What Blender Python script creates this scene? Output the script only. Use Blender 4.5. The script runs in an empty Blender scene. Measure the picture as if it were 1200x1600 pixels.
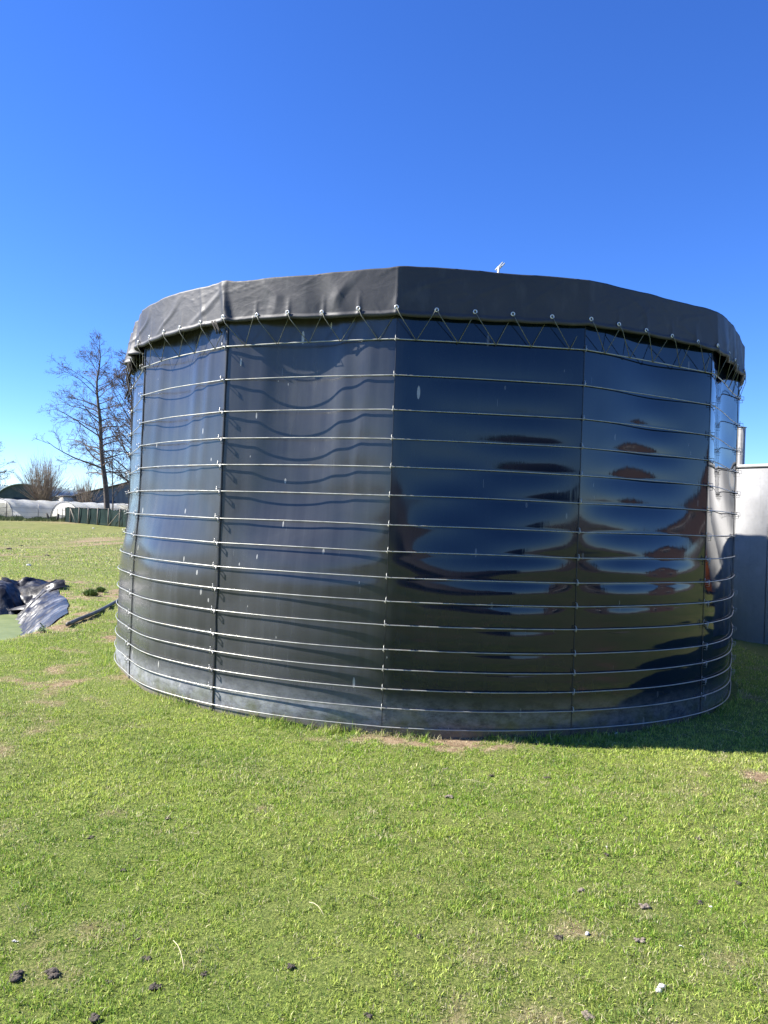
import bpy, math, random
import numpy as np
from mathutils import Vector, Matrix
PI = math.pi
R_ = math.radians
rng = np.random.default_rng(7)
random.seed(7)
SC = bpy.context.scene
COL = SC.collection

# ------------------------------------------------------------------ camera
PITCH, ROLL, FPX, EYE = 0.4466, 2.161, 1200.0, 1.6
cd = bpy.data.cameras.new("camera")
cam = bpy.data.objects.new("camera", cd)
COL.objects.link(cam)
cd.sensor_fit = 'VERTICAL'
cd.sensor_height = 36.0
cd.lens = 36.0 * FPX / 1600.0
cd.clip_end = 3000.0
cd.clip_start = 0.05
cam.matrix_world = Matrix.Translation((0, 0, EYE)) @ Matrix.Rotation(R_(90 + PITCH), 4, 'X') @ Matrix.Rotation(R_(ROLL), 4, 'Z')
SC.camera = cam

# ------------------------------------------------------------------ world, sun, exposure
SUN_EL = 39.5
sx, sy = -0.998, 0.06
SUN_DIR = Vector((sx * math.cos(R_(SUN_EL)), sy * math.cos(R_(SUN_EL)), math.sin(R_(SUN_EL)))).normalized()
w = bpy.data.worlds.new("World")
SC.world = w
w.use_nodes = True
nt = w.node_tree
bg = nt.nodes['Background']
sky = nt.nodes.new('ShaderNodeTexSky')
sky.sky_type = 'NISHITA'
sky.sun_disc = False
sky.sun_elevation = R_(SUN_EL)
sky.sun_rotation = math.atan2(sx, sy)
sky.air_density = 0.9
sky.dust_density = 0.0
sky.ozone_density = 10.0
sky.altitude = 0
hs = nt.nodes.new('ShaderNodeHueSaturation')
hs.inputs['Saturation'].default_value = 1.11
hs.inputs['Hue'].default_value = 0.513
hs.inputs['Value'].default_value = 1.14
nt.links.new(sky.outputs[0], hs.inputs['Color'])
nt.links.new(hs.outputs[0], bg.inputs['Color'])
bg.inputs['Strength'].default_value = 0.080
sd = bpy.data.lights.new("sun", 'SUN')
sd.energy = 5.0
sd.angle = R_(0.53)
sd.color = (1.0, 0.955, 0.88)
sun = bpy.data.objects.new("sun", sd)
COL.objects.link(sun)
sun.rotation_euler = SUN_DIR.to_track_quat('Z', 'Y').to_euler()
SC.view_settings.view_transform = 'Standard'
SC.view_settings.look = 'None'
SC.view_settings.exposure = 1.5
SC.view_settings.gamma = 1.0
try:
    SC.cycles.max_bounces = 8
    SC.cycles.transparent_max_bounces = 12
except Exception:
    pass

# ------------------------------------------------------------------ helpers
_M = cam.matrix_world.to_3x3()
def at(px, py, z=0.0, depth=None):
    """point where the line of sight of a photo pixel meets a level (or a depth)"""
    d = _M @ Vector(((px - 600) / FPX, (800 - py) / FPX, -1.0))
    t = depth / d.y if depth is not None else (z - EYE) / d.z
    return Vector((d.x * t, d.y * t, EYE + d.z * t))

def tag(o, label=None, cat=None, group=None, kind=None):
    if label: o['label'] = label
    if cat: o['category'] = cat
    if group: o['group'] = group
    if kind: o['kind'] = kind
    return o

def empty(name, loc=(0, 0, 0), rz=0.0):
    o = bpy.data.objects.new(name, None)
    COL.objects.link(o)
    o.location = loc
    o.rotation_euler = (0, 0, rz)
    o.empty_display_size = 0.2
    return o

def mesh_np(name, V, F, mat=None, parent=None, smooth=False, color=None, uv=None, colname='tint'):
    """V (n,3) array; F list of arrays each (m,k)"""
    me = bpy.data.meshes.new(name)
    V = np.asarray(V, dtype=np.float32)
    if not isinstance(F, list): F = [F]
    F = [np.asarray(f, dtype=np.int32) for f in F if len(f)]
    loops = np.concatenate([f.ravel() for f in F])
    tot = np.concatenate([np.full(len(f), f.shape[1], dtype=np.int32) for f in F])
    start = np.concatenate([[0], np.cumsum(tot)[:-1]]).astype(np.int32)
    me.vertices.add(len(V)); me.loops.add(len(loops)); me.polygons.add(len(tot))
    me.vertices.foreach_set('co', V.ravel())
    me.loops.foreach_set('vertex_index', loops)
    me.polygons.foreach_set('loop_start', start)
    me.polygons.foreach_set('loop_total', tot)
    if smooth:
        me.polygons.foreach_set('use_smooth', np.ones(len(tot), dtype=bool))
    me.update(calc_edges=True)
    if color is not None:
        a = me.attributes.new(colname, 'FLOAT_COLOR', 'POINT')
        c = np.ones((len(V), 4), dtype=np.float32)
        c[:, :color.shape[1]] = color
        a.data.foreach_set('color', c.ravel())
    if uv is not None:
        l = me.uv_layers.new(name='UVMap')
        l.data.foreach_set('uv', np.asarray(uv, dtype=np.float32)[loops].ravel())
    if mat: me.materials.append(mat)
    o = bpy.data.objects.new(name, me)
    COL.objects.link(o)
    if parent: o.parent = parent
    return o

class MB:
    """collects boxes, tubes, sheets and lathes; build() links them as ONE mesh object"""
    def __init__(s): s.V = []; s.F = {3: [], 4: []}; s.n = 0; s.big = []
    def add(s, V, quads=None, tris=None):
        V = np.asarray(V, dtype=float).reshape(-1, 3)
        if quads is not None and len(quads): s.F[4].append(np.asarray(quads) + s.n)
        if tris is not None and len(tris): s.F[3].append(np.asarray(tris) + s.n)
        s.V.append(V); s.n += len(V)
        return s
    def box(s, c, size, M=None):
        h = np.array(size) / 2
        v = np.array([[x, y, z] for x in (-1, 1) for y in (-1, 1) for z in (-1, 1)]) * h
        if M is not None: v = v @ np.array(M.to_3x3()).T
        v = v + np.array(c)
        return s.add(v, [[0, 1, 3, 2], [4, 6, 7, 5], [0, 4, 5, 1], [2, 3, 7, 6], [0, 2, 6, 4], [1, 5, 7, 3]])
    def tube(s, P, r, n=6, caps=True, closed=False):
        P = np.asarray(P, dtype=float); m = len(P)
        r = np.full(m, r) if np.isscalar(r) else np.asarray(r, dtype=float)
        if closed: T = np.roll(P, -1, 0) - np.roll(P, 1, 0)
        else: T = np.gradient(P, axis=0)
        T /= np.linalg.norm(T, axis=1)[:, None] + 1e-12
        up = np.array([0, 0, 1.0]) if abs(T[0][2]) < 0.9 else np.array([1.0, 0, 0])
        A = []; a = np.cross(T[0], up); a /= np.linalg.norm(a)
        for t in T:
            a = a - t * (a @ t); a /= np.linalg.norm(a) + 1e-12
            A.append(a)
        A = np.array(A); B = np.cross(T, A)
        th = np.arange(n) * 2 * PI / n
        V = P[:, None, :] + r[:, None, None] * (np.cos(th)[None, :, None] * A[:, None, :] + np.sin(th)[None, :, None] * B[:, None, :])
        V = V.reshape(-1, 3)
        i = np.arange(m if closed else m - 1)[:, None] * n; j = np.arange(n)[None, :]
        j2 = (j + 1) % n; i2 = (i + n) % (m * n)
        q = np.stack([i + j, i + j2, i2 + j2, i2 + j], -1).reshape(-1, 4)
        tr = []
        if caps and not closed and n >= 3:
            for k in range(1, n - 1):
                tr.append([0, k + 1, k]); b = (m - 1) * n
                tr.append([b, b + k, b + k + 1])
        return s.add(V, q, tr)
    def grid(s, G, closed_u=False):
        G = np.asarray(G, dtype=float); a, b = G.shape[:2]
        i = np.arange(a if closed_u else a - 1)[:, None]; j = np.arange(b - 1)[None, :]
        i2 = (i + 1) % a
        q = np.stack([i * b + j, i2 * b + j, i2 * b + j + 1, i * b + j + 1], -1).reshape(-1, 4)
        return s.add(G.reshape(-1, 3), q)
    def poly(s, pts):
        pts = np.asarray(pts, dtype=float)
        if len(pts) == 4: return s.add(pts, [[0, 1, 2, 3]])
        return s.add(pts, None, [[0, k, k + 1] for k in range(1, len(pts) - 1)])
    def build(s, name, mat, parent=None, smooth=False, origin=None):
        V = np.concatenate(s.V)
        if origin is not None: V = V - np.array(origin)
        F = [np.concatenate(s.F[k]) for k in (3, 4) if s.F[k]]
        o = mesh_np(name, V, F, mat, parent, smooth)
        if origin is not None and parent is None: o.location = origin
        return o

def vnoise(x, y, seed=0):
    """2-D value noise 0..1, vectorised"""
    x = np.asarray(x, dtype=float); y = np.asarray(y, dtype=float)
    xi = np.floor(x).astype(np.int64); yi = np.floor(y).astype(np.int64)
    xf = x - xi; yf = y - yi
    u = xf * xf * (3 - 2 * xf); v = yf * yf * (3 - 2 * yf)
    def h(a, b):
        n = (a * 374761393 + b * 668265263 + seed * 1274126177) & 0xffffffff
        n = ((n ^ (n >> 13)) * 1274126177) & 0xffffffff
        return ((n ^ (n >> 16)) & 0xffff) / 65535.0
    return (h(xi, yi) * (1 - u) + h(xi + 1, yi) * u) * (1 - v) + (h(xi, yi + 1) * (1 - u) + h(xi + 1, yi + 1) * u) * v
def fbm(x, y, seed=0, oct=4):
    s = 0; a = 0.5; t = 0
    for k in range(oct):
        s = s + a * vnoise(x * 2 ** k, y * 2 ** k, seed + k); t += a; a *= 0.55
    return s / t

# ------------------------------------------------------------------ materials
def mat(name, color=(.5, .5, .5), rough=.6, metal=0.0, spec=.5):
    m = bpy.data.materials.new(name); m.use_nodes = True
    b = m.node_tree.nodes['Principled BSDF']
    b.inputs['Base Color'].default_value = (*color, 1)
    b.inputs['Roughness'].default_value = rough
    b.inputs['Metallic'].default_value = metal
    b.inputs['Specular IOR Level'].default_value = spec
    return m
class NT:
    def __init__(s, m): s.m = m; s.t = m.node_tree; s.b = s.t.nodes['Principled BSDF']
    def n(s, typ, **kw):
        x = s.t.nodes.new(typ)
        for k, v in kw.items():
            if k.startswith('i_'):
                x.inputs[k[2:].replace('_', ' ')].default_value = v
            else: setattr(x, k, v)
        return x
    def l(s, a, b): s.t.links.new(a, b)
    def coord(s, kind='Object', scale=(1, 1, 1), rot=(0, 0, 0)):
        c = s.n('ShaderNodeTexCoord'); mp = s.n('ShaderNodeMapping')
        mp.inputs['Scale'].default_value = scale; mp.inputs['Rotation'].default_value = rot
        s.l(c.outputs[kind], mp.inputs['Vector']); return mp.outputs[0]
    def noise(s, vec, scale=5, detail=4, rough=.55, dist=0):
        x = s.n('ShaderNodeTexNoise'); x.inputs['Scale'].default_value = scale
        x.inputs['Detail'].default_value = detail; x.inputs['Roughness'].default_value = rough
        x.inputs['Distortion'].default_value = dist
        if vec is not None: s.l(vec, x.inputs['Vector'])
        return x.outputs['Fac']
    def ramp(s, fac, stops):
        r = s.n('ShaderNodeValToRGB'); e = r.color_ramp.elements
        while len(e) < len(stops): e.new(0.5)
        for k, (p, c) in enumerate(stops):
            e[k].position = p
            e[k].color = (*c, 1) if isinstance(c, tuple) else (c, c, c, 1)
        s.l(fac, r.inputs[0]); return r.outputs[0]
    def mix(s, fac, a, b, blend='MIX'):
        x = s.n('ShaderNodeMix', data_type='RGBA', blend_type=blend)
        for sock, v in ((x.inputs[0], fac), (x.inputs[6], a), (x.inputs[7], b)):
            if isinstance(v, (int, float)): sock.default_value = v
            elif isinstance(v, tuple): sock.default_value = (*v, 1)
            else: s.l(v, sock)
        return x.outputs[2]
    def math(s, op, a, b=0.0, clamp=False):
        x = s.n('ShaderNodeMath', operation=op); x.use_clamp = clamp
        for k, v in enumerate((a, b)):
            if isinstance(v, (int, float)): x.inputs[k].default_value = v
            else: s.l(v, x.inputs[k])
        return x.outputs[0]
    def maprange(s, v, a, b, c=0.0, d=1.0):
        x = s.n('ShaderNodeMapRange')
        s.l(v, x.inputs[0])
        for k, q in enumerate((a, b, c, d)): x.inputs[k + 1].default_value = q
        return x.outputs[0]
    def bump(s, h, strength=.3, dist=.02):
        x = s.n('ShaderNodeBump'); x.inputs['Strength'].default_value = strength
        x.inputs['Distance'].default_value = dist
        s.l(h, x.inputs['Height']); s.l(x.outputs[0], s.b.inputs['Normal']); return x
def noisy(name, stops, scale=6, rough=.7, detail=5, bump=0, coord='Object', cscale=(1, 1, 1), metal=0, dist=.02, rrange=None):
    m = mat(name, rough=rough, metal=metal); t = NT(m)
    v = t.coord(coord, cscale); f = t.noise(v, scale, detail)
    t.l(t.ramp(f, stops), t.b.inputs['Base Color'])
    if bump: t.bump(t.noise(v, scale * 3, 5), bump, dist)
    if rrange: t.l(t.maprange(f, .3, .7, *rrange), t.b.inputs['Roughness'])
    return m

# ------------------------------------------------------------------ tank geometry numbers
CX, CY, RT = 0.482, 9.19, 3.485
PHI0, DPHI = R_(-7.25), 2 * PI / 15           # seam at centre front and seam spacing
RZ = [2.939, 2.669, 2.412, 2.194, 1.982, 1.77, 1.549, 1.35, 1.158, 0.981, 0.804, 0.621, 0.474, 0.329, 0.189, 0.05]
HEM, RIM = 3.12, 3.47
def tank_pt(phi, r, z):
    return np.stack([CX + r * np.sin(phi), CY - r * np.cos(phi), z + 0 * phi], -1)
def smooth01(x): x = np.clip(x, 0, 1); return x * x * (3 - 2 * x)
def local(phi):
    k = np.floor((phi - PHI0) / DPHI); u = (phi - PHI0) / DPHI - k
    return k.astype(int), u
def base_r(phi, z):
    """outline the hoops follow: straight sided above, round and fuller below"""
    phi = (phi + PI) % (2 * PI) - PI
    k, u = local(phi)
    chord = RT * math.cos(DPHI / 2) / np.cos((u - .5) * DPHI)
    rnd = RT + .012 * np.sin(PI * u) ** 2
    wz = np.where(phi > PHI0, smooth01((z - .85) / 1.25), smooth01((z - .98) / .80))
    pd = np.degrees(phi)
    oval = -.10 * smooth01((pd - 40) / 24) - .065 * smooth01((-44 - pd) / 16) - .03 * wz * smooth01((-40 - pd) / 16)
    return rnd * (1 - wz) + chord * wz + oval

# ------------------------------------------------------------------ terrain
pond_px = [(112, 972), (108, 955), (101, 938), (93, 922), (88, 911), (62, 915), (30, 913), (0, 916)]
lip = [at(x, y) for x, y in pond_px]
lip_far = [(p.x, p.y) for p in lip] + [(-12.5, lip[-1].y + .2), (-16, lip[-1].y - 1)]
near_px = [(0, 1004), (30, 1000), (60, 992), (90, 983)]
nl = [at(x, y) for x, y in near_px]
POND = np.array(lip_far + [(-17, 11.0), (-12, 8.6), (-7.0, 8.3)] + [(p.x, p.y) for p in nl])
def pond_sd(x, y):
    """signed distance to the pond outline, positive inside"""
    x = np.asarray(x, float); y = np.asarray(y, float)
    d = np.full(x.shape, 1e9); ins = np.zeros(x.shape, bool)
    n = len(POND)
    for i in range(n):
        ax, ay = POND[i]; bx, by = POND[(i + 1) % n]
        ex, ey = bx - ax, by - ay
        t = np.clip(((x - ax) * ex + (y - ay) * ey) / (ex * ex + ey * ey + 1e-9), 0, 1)
        d = np.minimum(d, np.hypot(x - ax - t * ex, y - ay - t * ey))
        c = ((ay > y) != (by > y)) & (x < (bx - ax) * (y - ay) / (by - ay + 1e-12) + ax)
        ins ^= c
    return np.where(ins, d, -d)
WATER_Z = -0.47
def ground_z(x, y):
    x = np.asarray(x, float); y = np.asarray(y, float)
    far = smooth01((np.hypot(x, y) - 30) / 60)
    z = (fbm(x * .35, y * .35, 3, 3) - .5) * .10 + (fbm(x * 2.2, y * 2.2, 9, 3) - .5) * .035
    z = z * (1 - far * .7) + far * (fbm(x * .02, y * .02, 5, 3) - .5) * .3
    rt = np.hypot(x - CX, y - CY)
    z = z * smooth01((rt - 2.0) / 2.5 * .9 + .1)
    # the bank thrown up between pond and tank
    z = z + .10 * np.exp(-(((x + 4.0) / .9) ** 2 + ((y - 11.6) / 1.6) ** 2)) * (0.6 + .8 * fbm(x * 3, y * 3, 21, 2))
    s = pond_sd(x, y)
    z = z + .015 * np.exp(-((s + .25) / .3) ** 2) - .72 * smooth01(s / .95 + .02)
    return z
def gz(x, y): return float(ground_z(np.array([x]), np.array([y]))[0])
spots = [(at(660, 1158), .50, .22, .8), (at(735, 1160), .42, .20, 1.1), (at(1170, 1215), .38, .18, 1.0), (at(1000, 1235), .8, .25, .45),
         (at(120, 1052), .40, .35, .42), (at(80, 1068), .4, .3, .32), (at(168, 1000), .25, .4, .6), (at(165, 925), .7, 1.3, .85), (at(180, 940), .5, 1.2, .8),
         (at(150, 844), 1.0, 4.0, 1.3), (at(182, 846), 1.3, 4.0, 1.3), (at(22, 857), 1.3, 1.6, .8), (at(73, 868), .35, .6, .6),
         (at(40, 908), 2.2, .35, .9), (at(0, 910), 1.6, .4, .9), (at(500, 1150), .5, .12, .4), (at(120, 905), .7, 1.0, .3), (at(470, 1210), 1.0, .4, .25)]
def on_ground(px, py):
    d = (_M @ Vector(((px - 600) / FPX, (800 - py) / FPX, -1.0))).normalized()
    tt = np.geomspace(1.5, 120, 1500)
    zz = ground_z(d.x * tt, d.y * tt); rz = EYE + d.z * tt
    i = int(np.argmax(rz < zz)); t_ = tt[i - 1]; e0 = rz[i - 1] - zz[i - 1]; e1 = zz[i] - rz[i]
    t_ += (tt[i] - tt[i - 1]) * e0 / (e0 + e1 + 1e-9)
    return Vector((d.x * t_, d.y * t_, EYE + d.z * t_))
def dryness(x, y):
    d = (fbm(x * .8, y * .8, 31, 4) - .53) * 1.6 + (fbm(x * 5.0, y * 5.0, 37, 3) - .52) * 1.5
    d = np.clip(d, 0, .5)
    brk = np.clip(3.4 * (fbm(x * 8.5, y * 8.5, 41, 5) - .36), 0, 1.2)
    for p, a, b, k in spots:
        d = d + k * np.exp(-(((x - p.x) / a) ** 2 + ((y - p.y) / b) ** 2) * 1.2) * brk
    s = pond_sd(x, y)
    d = d + .5 * np.exp(-((s - .0) / .18) ** 2) * brk
    return np.clip(d, 0, 1)

def axis(lo, hi, a, b, step, g=1.16):
    c = list(np.arange(a, b + 1e-6, step)); s = step
    while c[-1] < hi: s *= g; c.append(c[-1] + s)
    s = step
    while c[0] > lo: s *= g; c.insert(0, c[0] - s)
    return np.array(c)
gx = axis(-700, 700, -9, 5, .075); gy = axis(-300, 900, 1.5, 17.5, .075)
GX, GY = np.meshgrid(gx, gy, indexing='ij')
GZ = ground_z(GX.ravel(), GY.ravel()).reshape(GX.shape)
near = (GX > -10) & (GX < 6) & (GY > 1) & (GY < 18)
GZ = GZ + near * (fbm(GX * 14, GY * 14, 55, 3) - .5) * .018
dry = dryness(GX.ravel(), GY.ravel())
sdp = pond_sd(GX.ravel(), GY.ravel())
gm = mat('ground_turf', rough=.95, spec=.15); t = NT(gm)
v = t.coord('Object')
att = t.n('ShaderNodeAttribute', attribute_name='tint')
sep = t.n('ShaderNodeSeparateColor'); t.l(att.outputs['Color'], sep.inputs[0])
n1 = t.noise(v, 3.0, 6, .65); n2 = t.noise(v, 70, 5, .8); n3 = t.noise(v, .22, 4, .6)
green = t.ramp(n2, [(.32, (.034, .052, .012)), (.5, (.115, .165, .030)), (.66, (.29, .32, .08))])
olive = t.ramp(n2, [(.32, (.085, .095, .028)), (.55, (.21, .23, .065)), (.72, (.36, .34, .14))])
field = t.mix(t.maprange(n3, .40, .62), green, olive)
field = t.mix(t.maprange(n1, .45, .75, 0, .55), field, olive)
sy_ = t.n('ShaderNodeSeparateXYZ'); t.l(v, sy_.inputs[0])
pasture = t.ramp(t.noise(v, 1.1, 9, .82), [(.36, (.07, .08, .025)), (.5, (.155, .165, .045)), (.64, (.27, .235, .09))])
field = t.mix(t.maprange(sy_.outputs[1], 15, 24, 0, .85), field, pasture)
soil = t.ramp(t.noise(v, 18, 6, .7), [(.3, (.13, .09, .05)), (.5, (.27, .19, .115)), (.72, (.46, .37, .24))])
f1 = t.math('ADD', sep.outputs[0], t.maprange(n2, .3, .7, -.18, .18))
colr = t.mix(t.maprange(f1, .22, .62), field, soil)
colr = t.mix(sep.outputs[1], colr, (.035, .03, .02))
t.l(colr, t.b.inputs['Base Color'])
t.bump(t.noise(v, 60, 5, .75), .8, .03)
a = len(gx); b = len(gy)
I = np.arange(a - 1)[:, None] * b; J = np.arange(b - 1)[None, :]
Q = np.stack([I + J, I + b + J, I + b + J + 1, I + J + 1], -1).reshape(-1, 4)
mud = smooth01((sdp - .5) / .4)
ground = mesh_np('ground', np.stack([GX, GY, GZ], -1).reshape(-1, 3), Q, gm, None, True,
                 color=np.stack([dry, mud, 0 * dry], -1))
tag(ground, kind='structure')

# ------------------------------------------------------------------ grass: blades as one uncountable sheet
def grass_blades():
    zones = [  # d0, d1, density, height, width, halfwidth factor
        (1.9, 3.6, 42000, .0195, .0027, .64), (3.6, 6.0, 24000, .022, .0036, .62), (6.0, 9.0, 9500, .025, .0056, .62),
        (9.0, 13, 4500, .030, .008, .60), (13, 20, 1500, .034, .013, .58), (20, 30, 330, .045, .024, .56), (30, 48, 90, .05, .035, .56)]
    Vs = []; Cs = []; Ts = []; base = 0
    for d0, d1, dens, H, W, hw in zones:
        area = hw * (d1 ** 2 - d0 ** 2)
        n = int(dens * area)
        y = np.sqrt(rng.uniform(d0 ** 2, d1 ** 2, n)); x = rng.uniform(-hw, hw, n) * y
        keep = np.hypot(x - CX, y - CY) > RT - .02
        if d0 > 5.9: keep &= x < 5.0 + 0 * x
        if d0 > 5.9: keep &= ~((np.abs(x - .5) < 3.0) & (y > 9.2))
        if d0 > 12: keep &= x < -2.0
        s = pond_sd(x, y); keep &= s < .12 + .12 * rng.random(n)
        dr = dryness(x, y)
        keep &= rng.random(n) > dr ** 1.2 * .92
        clump = fbm(x * 20, y * 20, 71, 2)
        keep &= rng.random(n) < .30 + 1.6 * np.clip(clump - .25, 0, 1)
        x, y, dr, clump = x[keep], y[keep], dr[keep], clump[keep]; n = len(x)
        z = ground_z(x, y) - .004
        big = fbm(x * 1.3, y * 1.3, 77, 3)
        h = H * (.45 + 1.1 * rng.random(n) ** 1.5) * (.55 + .9 * clump) * (1 - .45 * dr) * (.75 + .5 * big)
        edge = np.exp(-((np.hypot(x - CX, y - CY) - RT) / .10) ** 2) * (x > -3.2)
        h = h * (1 + 2.6 * edge * np.clip(fbm(x * 3.1, y * 3.1, 97, 3) - .25, 0, 1) * 2)
        wd = W * (.6 + .8 * rng.random(n))
        th = rng.uniform(0, 2 * PI, n)
        lean = rng.uniform(.10, 1.15, n)
        dx, dy = np.cos(th), np.sin(th)
        tx = x + dx * h * np.sin(lean); ty = y + dy * h * np.sin(lean); tz = z + h * np.cos(lean) * .95
        ph = rng.uniform(0, PI, n)
        wx, wy = np.cos(ph) * wd / 2, np.sin(ph) * wd / 2
        # colours of the blades: fresh green, olive, blue green, dead straw
        fresh = np.array([.285, .430, .048]); deep = np.array([.120, .225, .034]); yel = np.array([.52, .585, .130]); straw = np.array([.66, .60, .34])
        q = rng.random(n); pn = np.clip((fbm(x * .9, y * .9, 91, 3) - .35) * 2.5, 0, 1)
        dk = np.clip((fbm(x * 2.4, y * 2.4, 95, 3) - .42) * 3.0, 0, 1)
        c = fresh[None] * (1 - pn[:, None]) + yel[None] * pn[:, None] * .8 + fresh[None] * .2 * pn[:, None]
        c = c * (1 - .65 * dk[:, None]) + deep[None] * .65 * dk[:, None]
        c = np.where((q < .22)[:, None], deep[None], c)
        c = np.where((q > .80)[:, None], yel[None] * 1.0, c)
        isdry = rng.random(n) < (.09 + 1.1 * dr + .25 * smooth01((y - 13) / 8))
        c = np.where(isdry[:, None], straw[None] * rng.uniform(.55, 1.05, n)[:, None], c)
        c = c * rng.uniform(.55, 1.35, n)[:, None]
        if d0 < 6.0:
            m = .52
            mx = x + dx * h * np.sin(lean * .6) * m; my = y + dy * h * np.sin(lean * .6) * m; mz = z + h * np.cos(lean * .6) * m
            P = np.stack([np.stack([x - wx, y - wy, z], -1), np.stack([x + wx, y + wy, z], -1),
                          np.stack([mx + wx * .85, my + wy * .85, mz], -1), np.stack([mx - wx * .85, my - wy * .85, mz], -1),
                          np.stack([tx, ty, tz], -1)], 1)
            i = base + np.arange(n) * 5
            T = np.concatenate([np.stack([i, i + 1, i + 2], -1), np.stack([i, i + 2, i + 3], -1), np.stack([i + 3, i + 2, i + 4], -1)])
            k = 5
        else:
            P = np.stack([np.stack([x - wx, y - wy, z], -1), np.stack([x + wx, y + wy, z], -1), np.stack([tx, ty, tz], -1)], 1)
            i = base + np.arange(n) * 3
            T = np.stack([i, i + 1, i + 2], -1); k = 3
        Vs.append(P.reshape(-1, 3)); Cs.append(np.repeat(c, k, 0)); Ts.append(T); base += n * k
    # loose dead straws lying on the turf
    n = 1500
    y = np.sqrt(rng.uniform(2.0 ** 2, 6.5 ** 2, n)); x = rng.uniform(-.62, .62, n) * y
    keep = (np.hypot(x - CX, y - CY) > RT + .05) & (fbm(x * 1.1, y * 1.1, 61, 2) > .42); x, y = x[keep], y[keep]; n = len(x)
    L = rng.uniform(.02, .11, n) * rng.uniform(.5, 1, n); th = rng.uniform(0, PI, n); z = ground_z(x, y) + rng.uniform(.012, .028, n)
    dx, dy = np.cos(th), np.sin(th); wd = rng.uniform(.0008, .0019, n)
    P = np.stack([np.stack([x - dx * L / 2 - dy * wd, y - dy * L / 2 + dx * wd, z], -1), np.stack([x - dx * L / 2 + dy * wd, y - dy * L / 2 - dx * wd, z], -1),
                  np.stack([x + dx * L / 2, y + dy * L / 2, z + rng.uniform(-.01, .012, n)], -1)], 1)
    i = base + np.arange(n) * 3
    Vs.append(P.reshape(-1, 3)); Ts.append(np.stack([i, i + 1, i + 2], -1))
    Cs.append(np.repeat(np.array([.62, .55, .34])[None] * rng.uniform(.6, 1.1, n)[:, None], 3, 0))
    return np.concatenate(Vs), np.concatenate(Ts), np.concatenate(Cs)
gb = mat('grass_blade', rough=.55, spec=.35); t = NT(gb)
att = t.n('ShaderNodeAttribute', attribute_name='tint')
t.l(att.outputs['Color'], t.b.inputs['Base Color'])
tr = t.n('ShaderNodeBsdfTranslucent'); t.l(att.outputs['Color'], tr.inputs['Color'])
mx = t.n('ShaderNodeMixShader'); mx.inputs[0].default_value = .42
t.l(t.b.outputs[0], mx.inputs[1]); t.l(tr.outputs[0], mx.inputs[2])
t.l(mx.outputs[0], t.t.nodes['Material Output'].inputs['Surface'])
V_, T_, C_ = grass_blades()
g = mesh_np('grass', V_, T_, gb, None, False, color=C_)
tag(g, 'short cropped green grass with straw mixed in, covering the yard', 'grass', kind='stuff')
del V_, T_, C_

# ------------------------------------------------------------------ the tank
tank = empty('storage_tank', (CX, CY, 0))
tag(tank, 'large round black plastic liquid storage tank held by steel hoops', 'tank')
def local_origin(V): V = np.array(V, dtype=float); V[..., 0] -= CX; V[..., 1] -= CY; return V

lm = mat('black_liner', (.03, .03, .03), .13, spec=.50); t = NT(lm)
uvv = t.coord('UV')
sepu = t.n('ShaderNodeSeparateXYZ'); t.l(uvv, sepu.inputs[0])
streak = t.noise(t.coord('UV', (7.0, .45, 1)), 1.6, 5, .6)
fine = t.noise(t.coord('UV', (60, 1.2, 1)), 1.0, 3, .7)
cloud = t.noise(t.coord('UV', (1, 1, 1)), 1.3, 5, .6, .6)
hand = t.noise(t.coord('UV', (1, 2.2, 1)), 5.0, 6, .65)
low = t.maprange(sepu.outputs[1], .30, .15)            # dusty band along the foot
low2 = t.maprange(sepu.outputs[1], .45, .12, 0, .45)
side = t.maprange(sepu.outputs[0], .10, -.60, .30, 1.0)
dust = t.math('ADD', t.maprange(streak, .42, .72, 0, .22), t.maprange(cloud, .40, .75, 0, .30))
dust = t.math('ADD', dust, t.math('MULTIPLY', low2, t.maprange(hand, .3, .7, .2, 1.0)))
dust = t.math('ADD', dust, t.maprange(fine, .5, .8, 0, .05))
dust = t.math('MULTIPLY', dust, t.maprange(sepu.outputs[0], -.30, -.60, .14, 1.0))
base_c = t.mix(t.maprange(sepu.outputs[0], -.38, -.50), (.003, .009, .022), (.040, .041, .044))  # sunlit grey left of the front seam, sky-reflection blue right, painted into the colour
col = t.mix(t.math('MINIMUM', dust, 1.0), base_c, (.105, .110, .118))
low = t.math('MULTIPLY', low, t.maprange(sepu.outputs[0], .3, -.6, .45, 1.0))
col = t.mix(t.math('MULTIPLY', low, t.maprange(t.noise(t.coord('UV', (1, 1.6, 1)), 9.0, 7, .75), .36, .60, .15, 1.0)), col, (.25, .26, .27))
alg = t.math('MULTIPLY', t.maprange(sepu.outputs[1], .22, .02), t.maprange(t.noise(uvv, 3.1, 5, .65), .46, .62))
col = t.mix(t.math('MULTIPLY', alg, .75), col, (.11, .12, .035))
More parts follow.
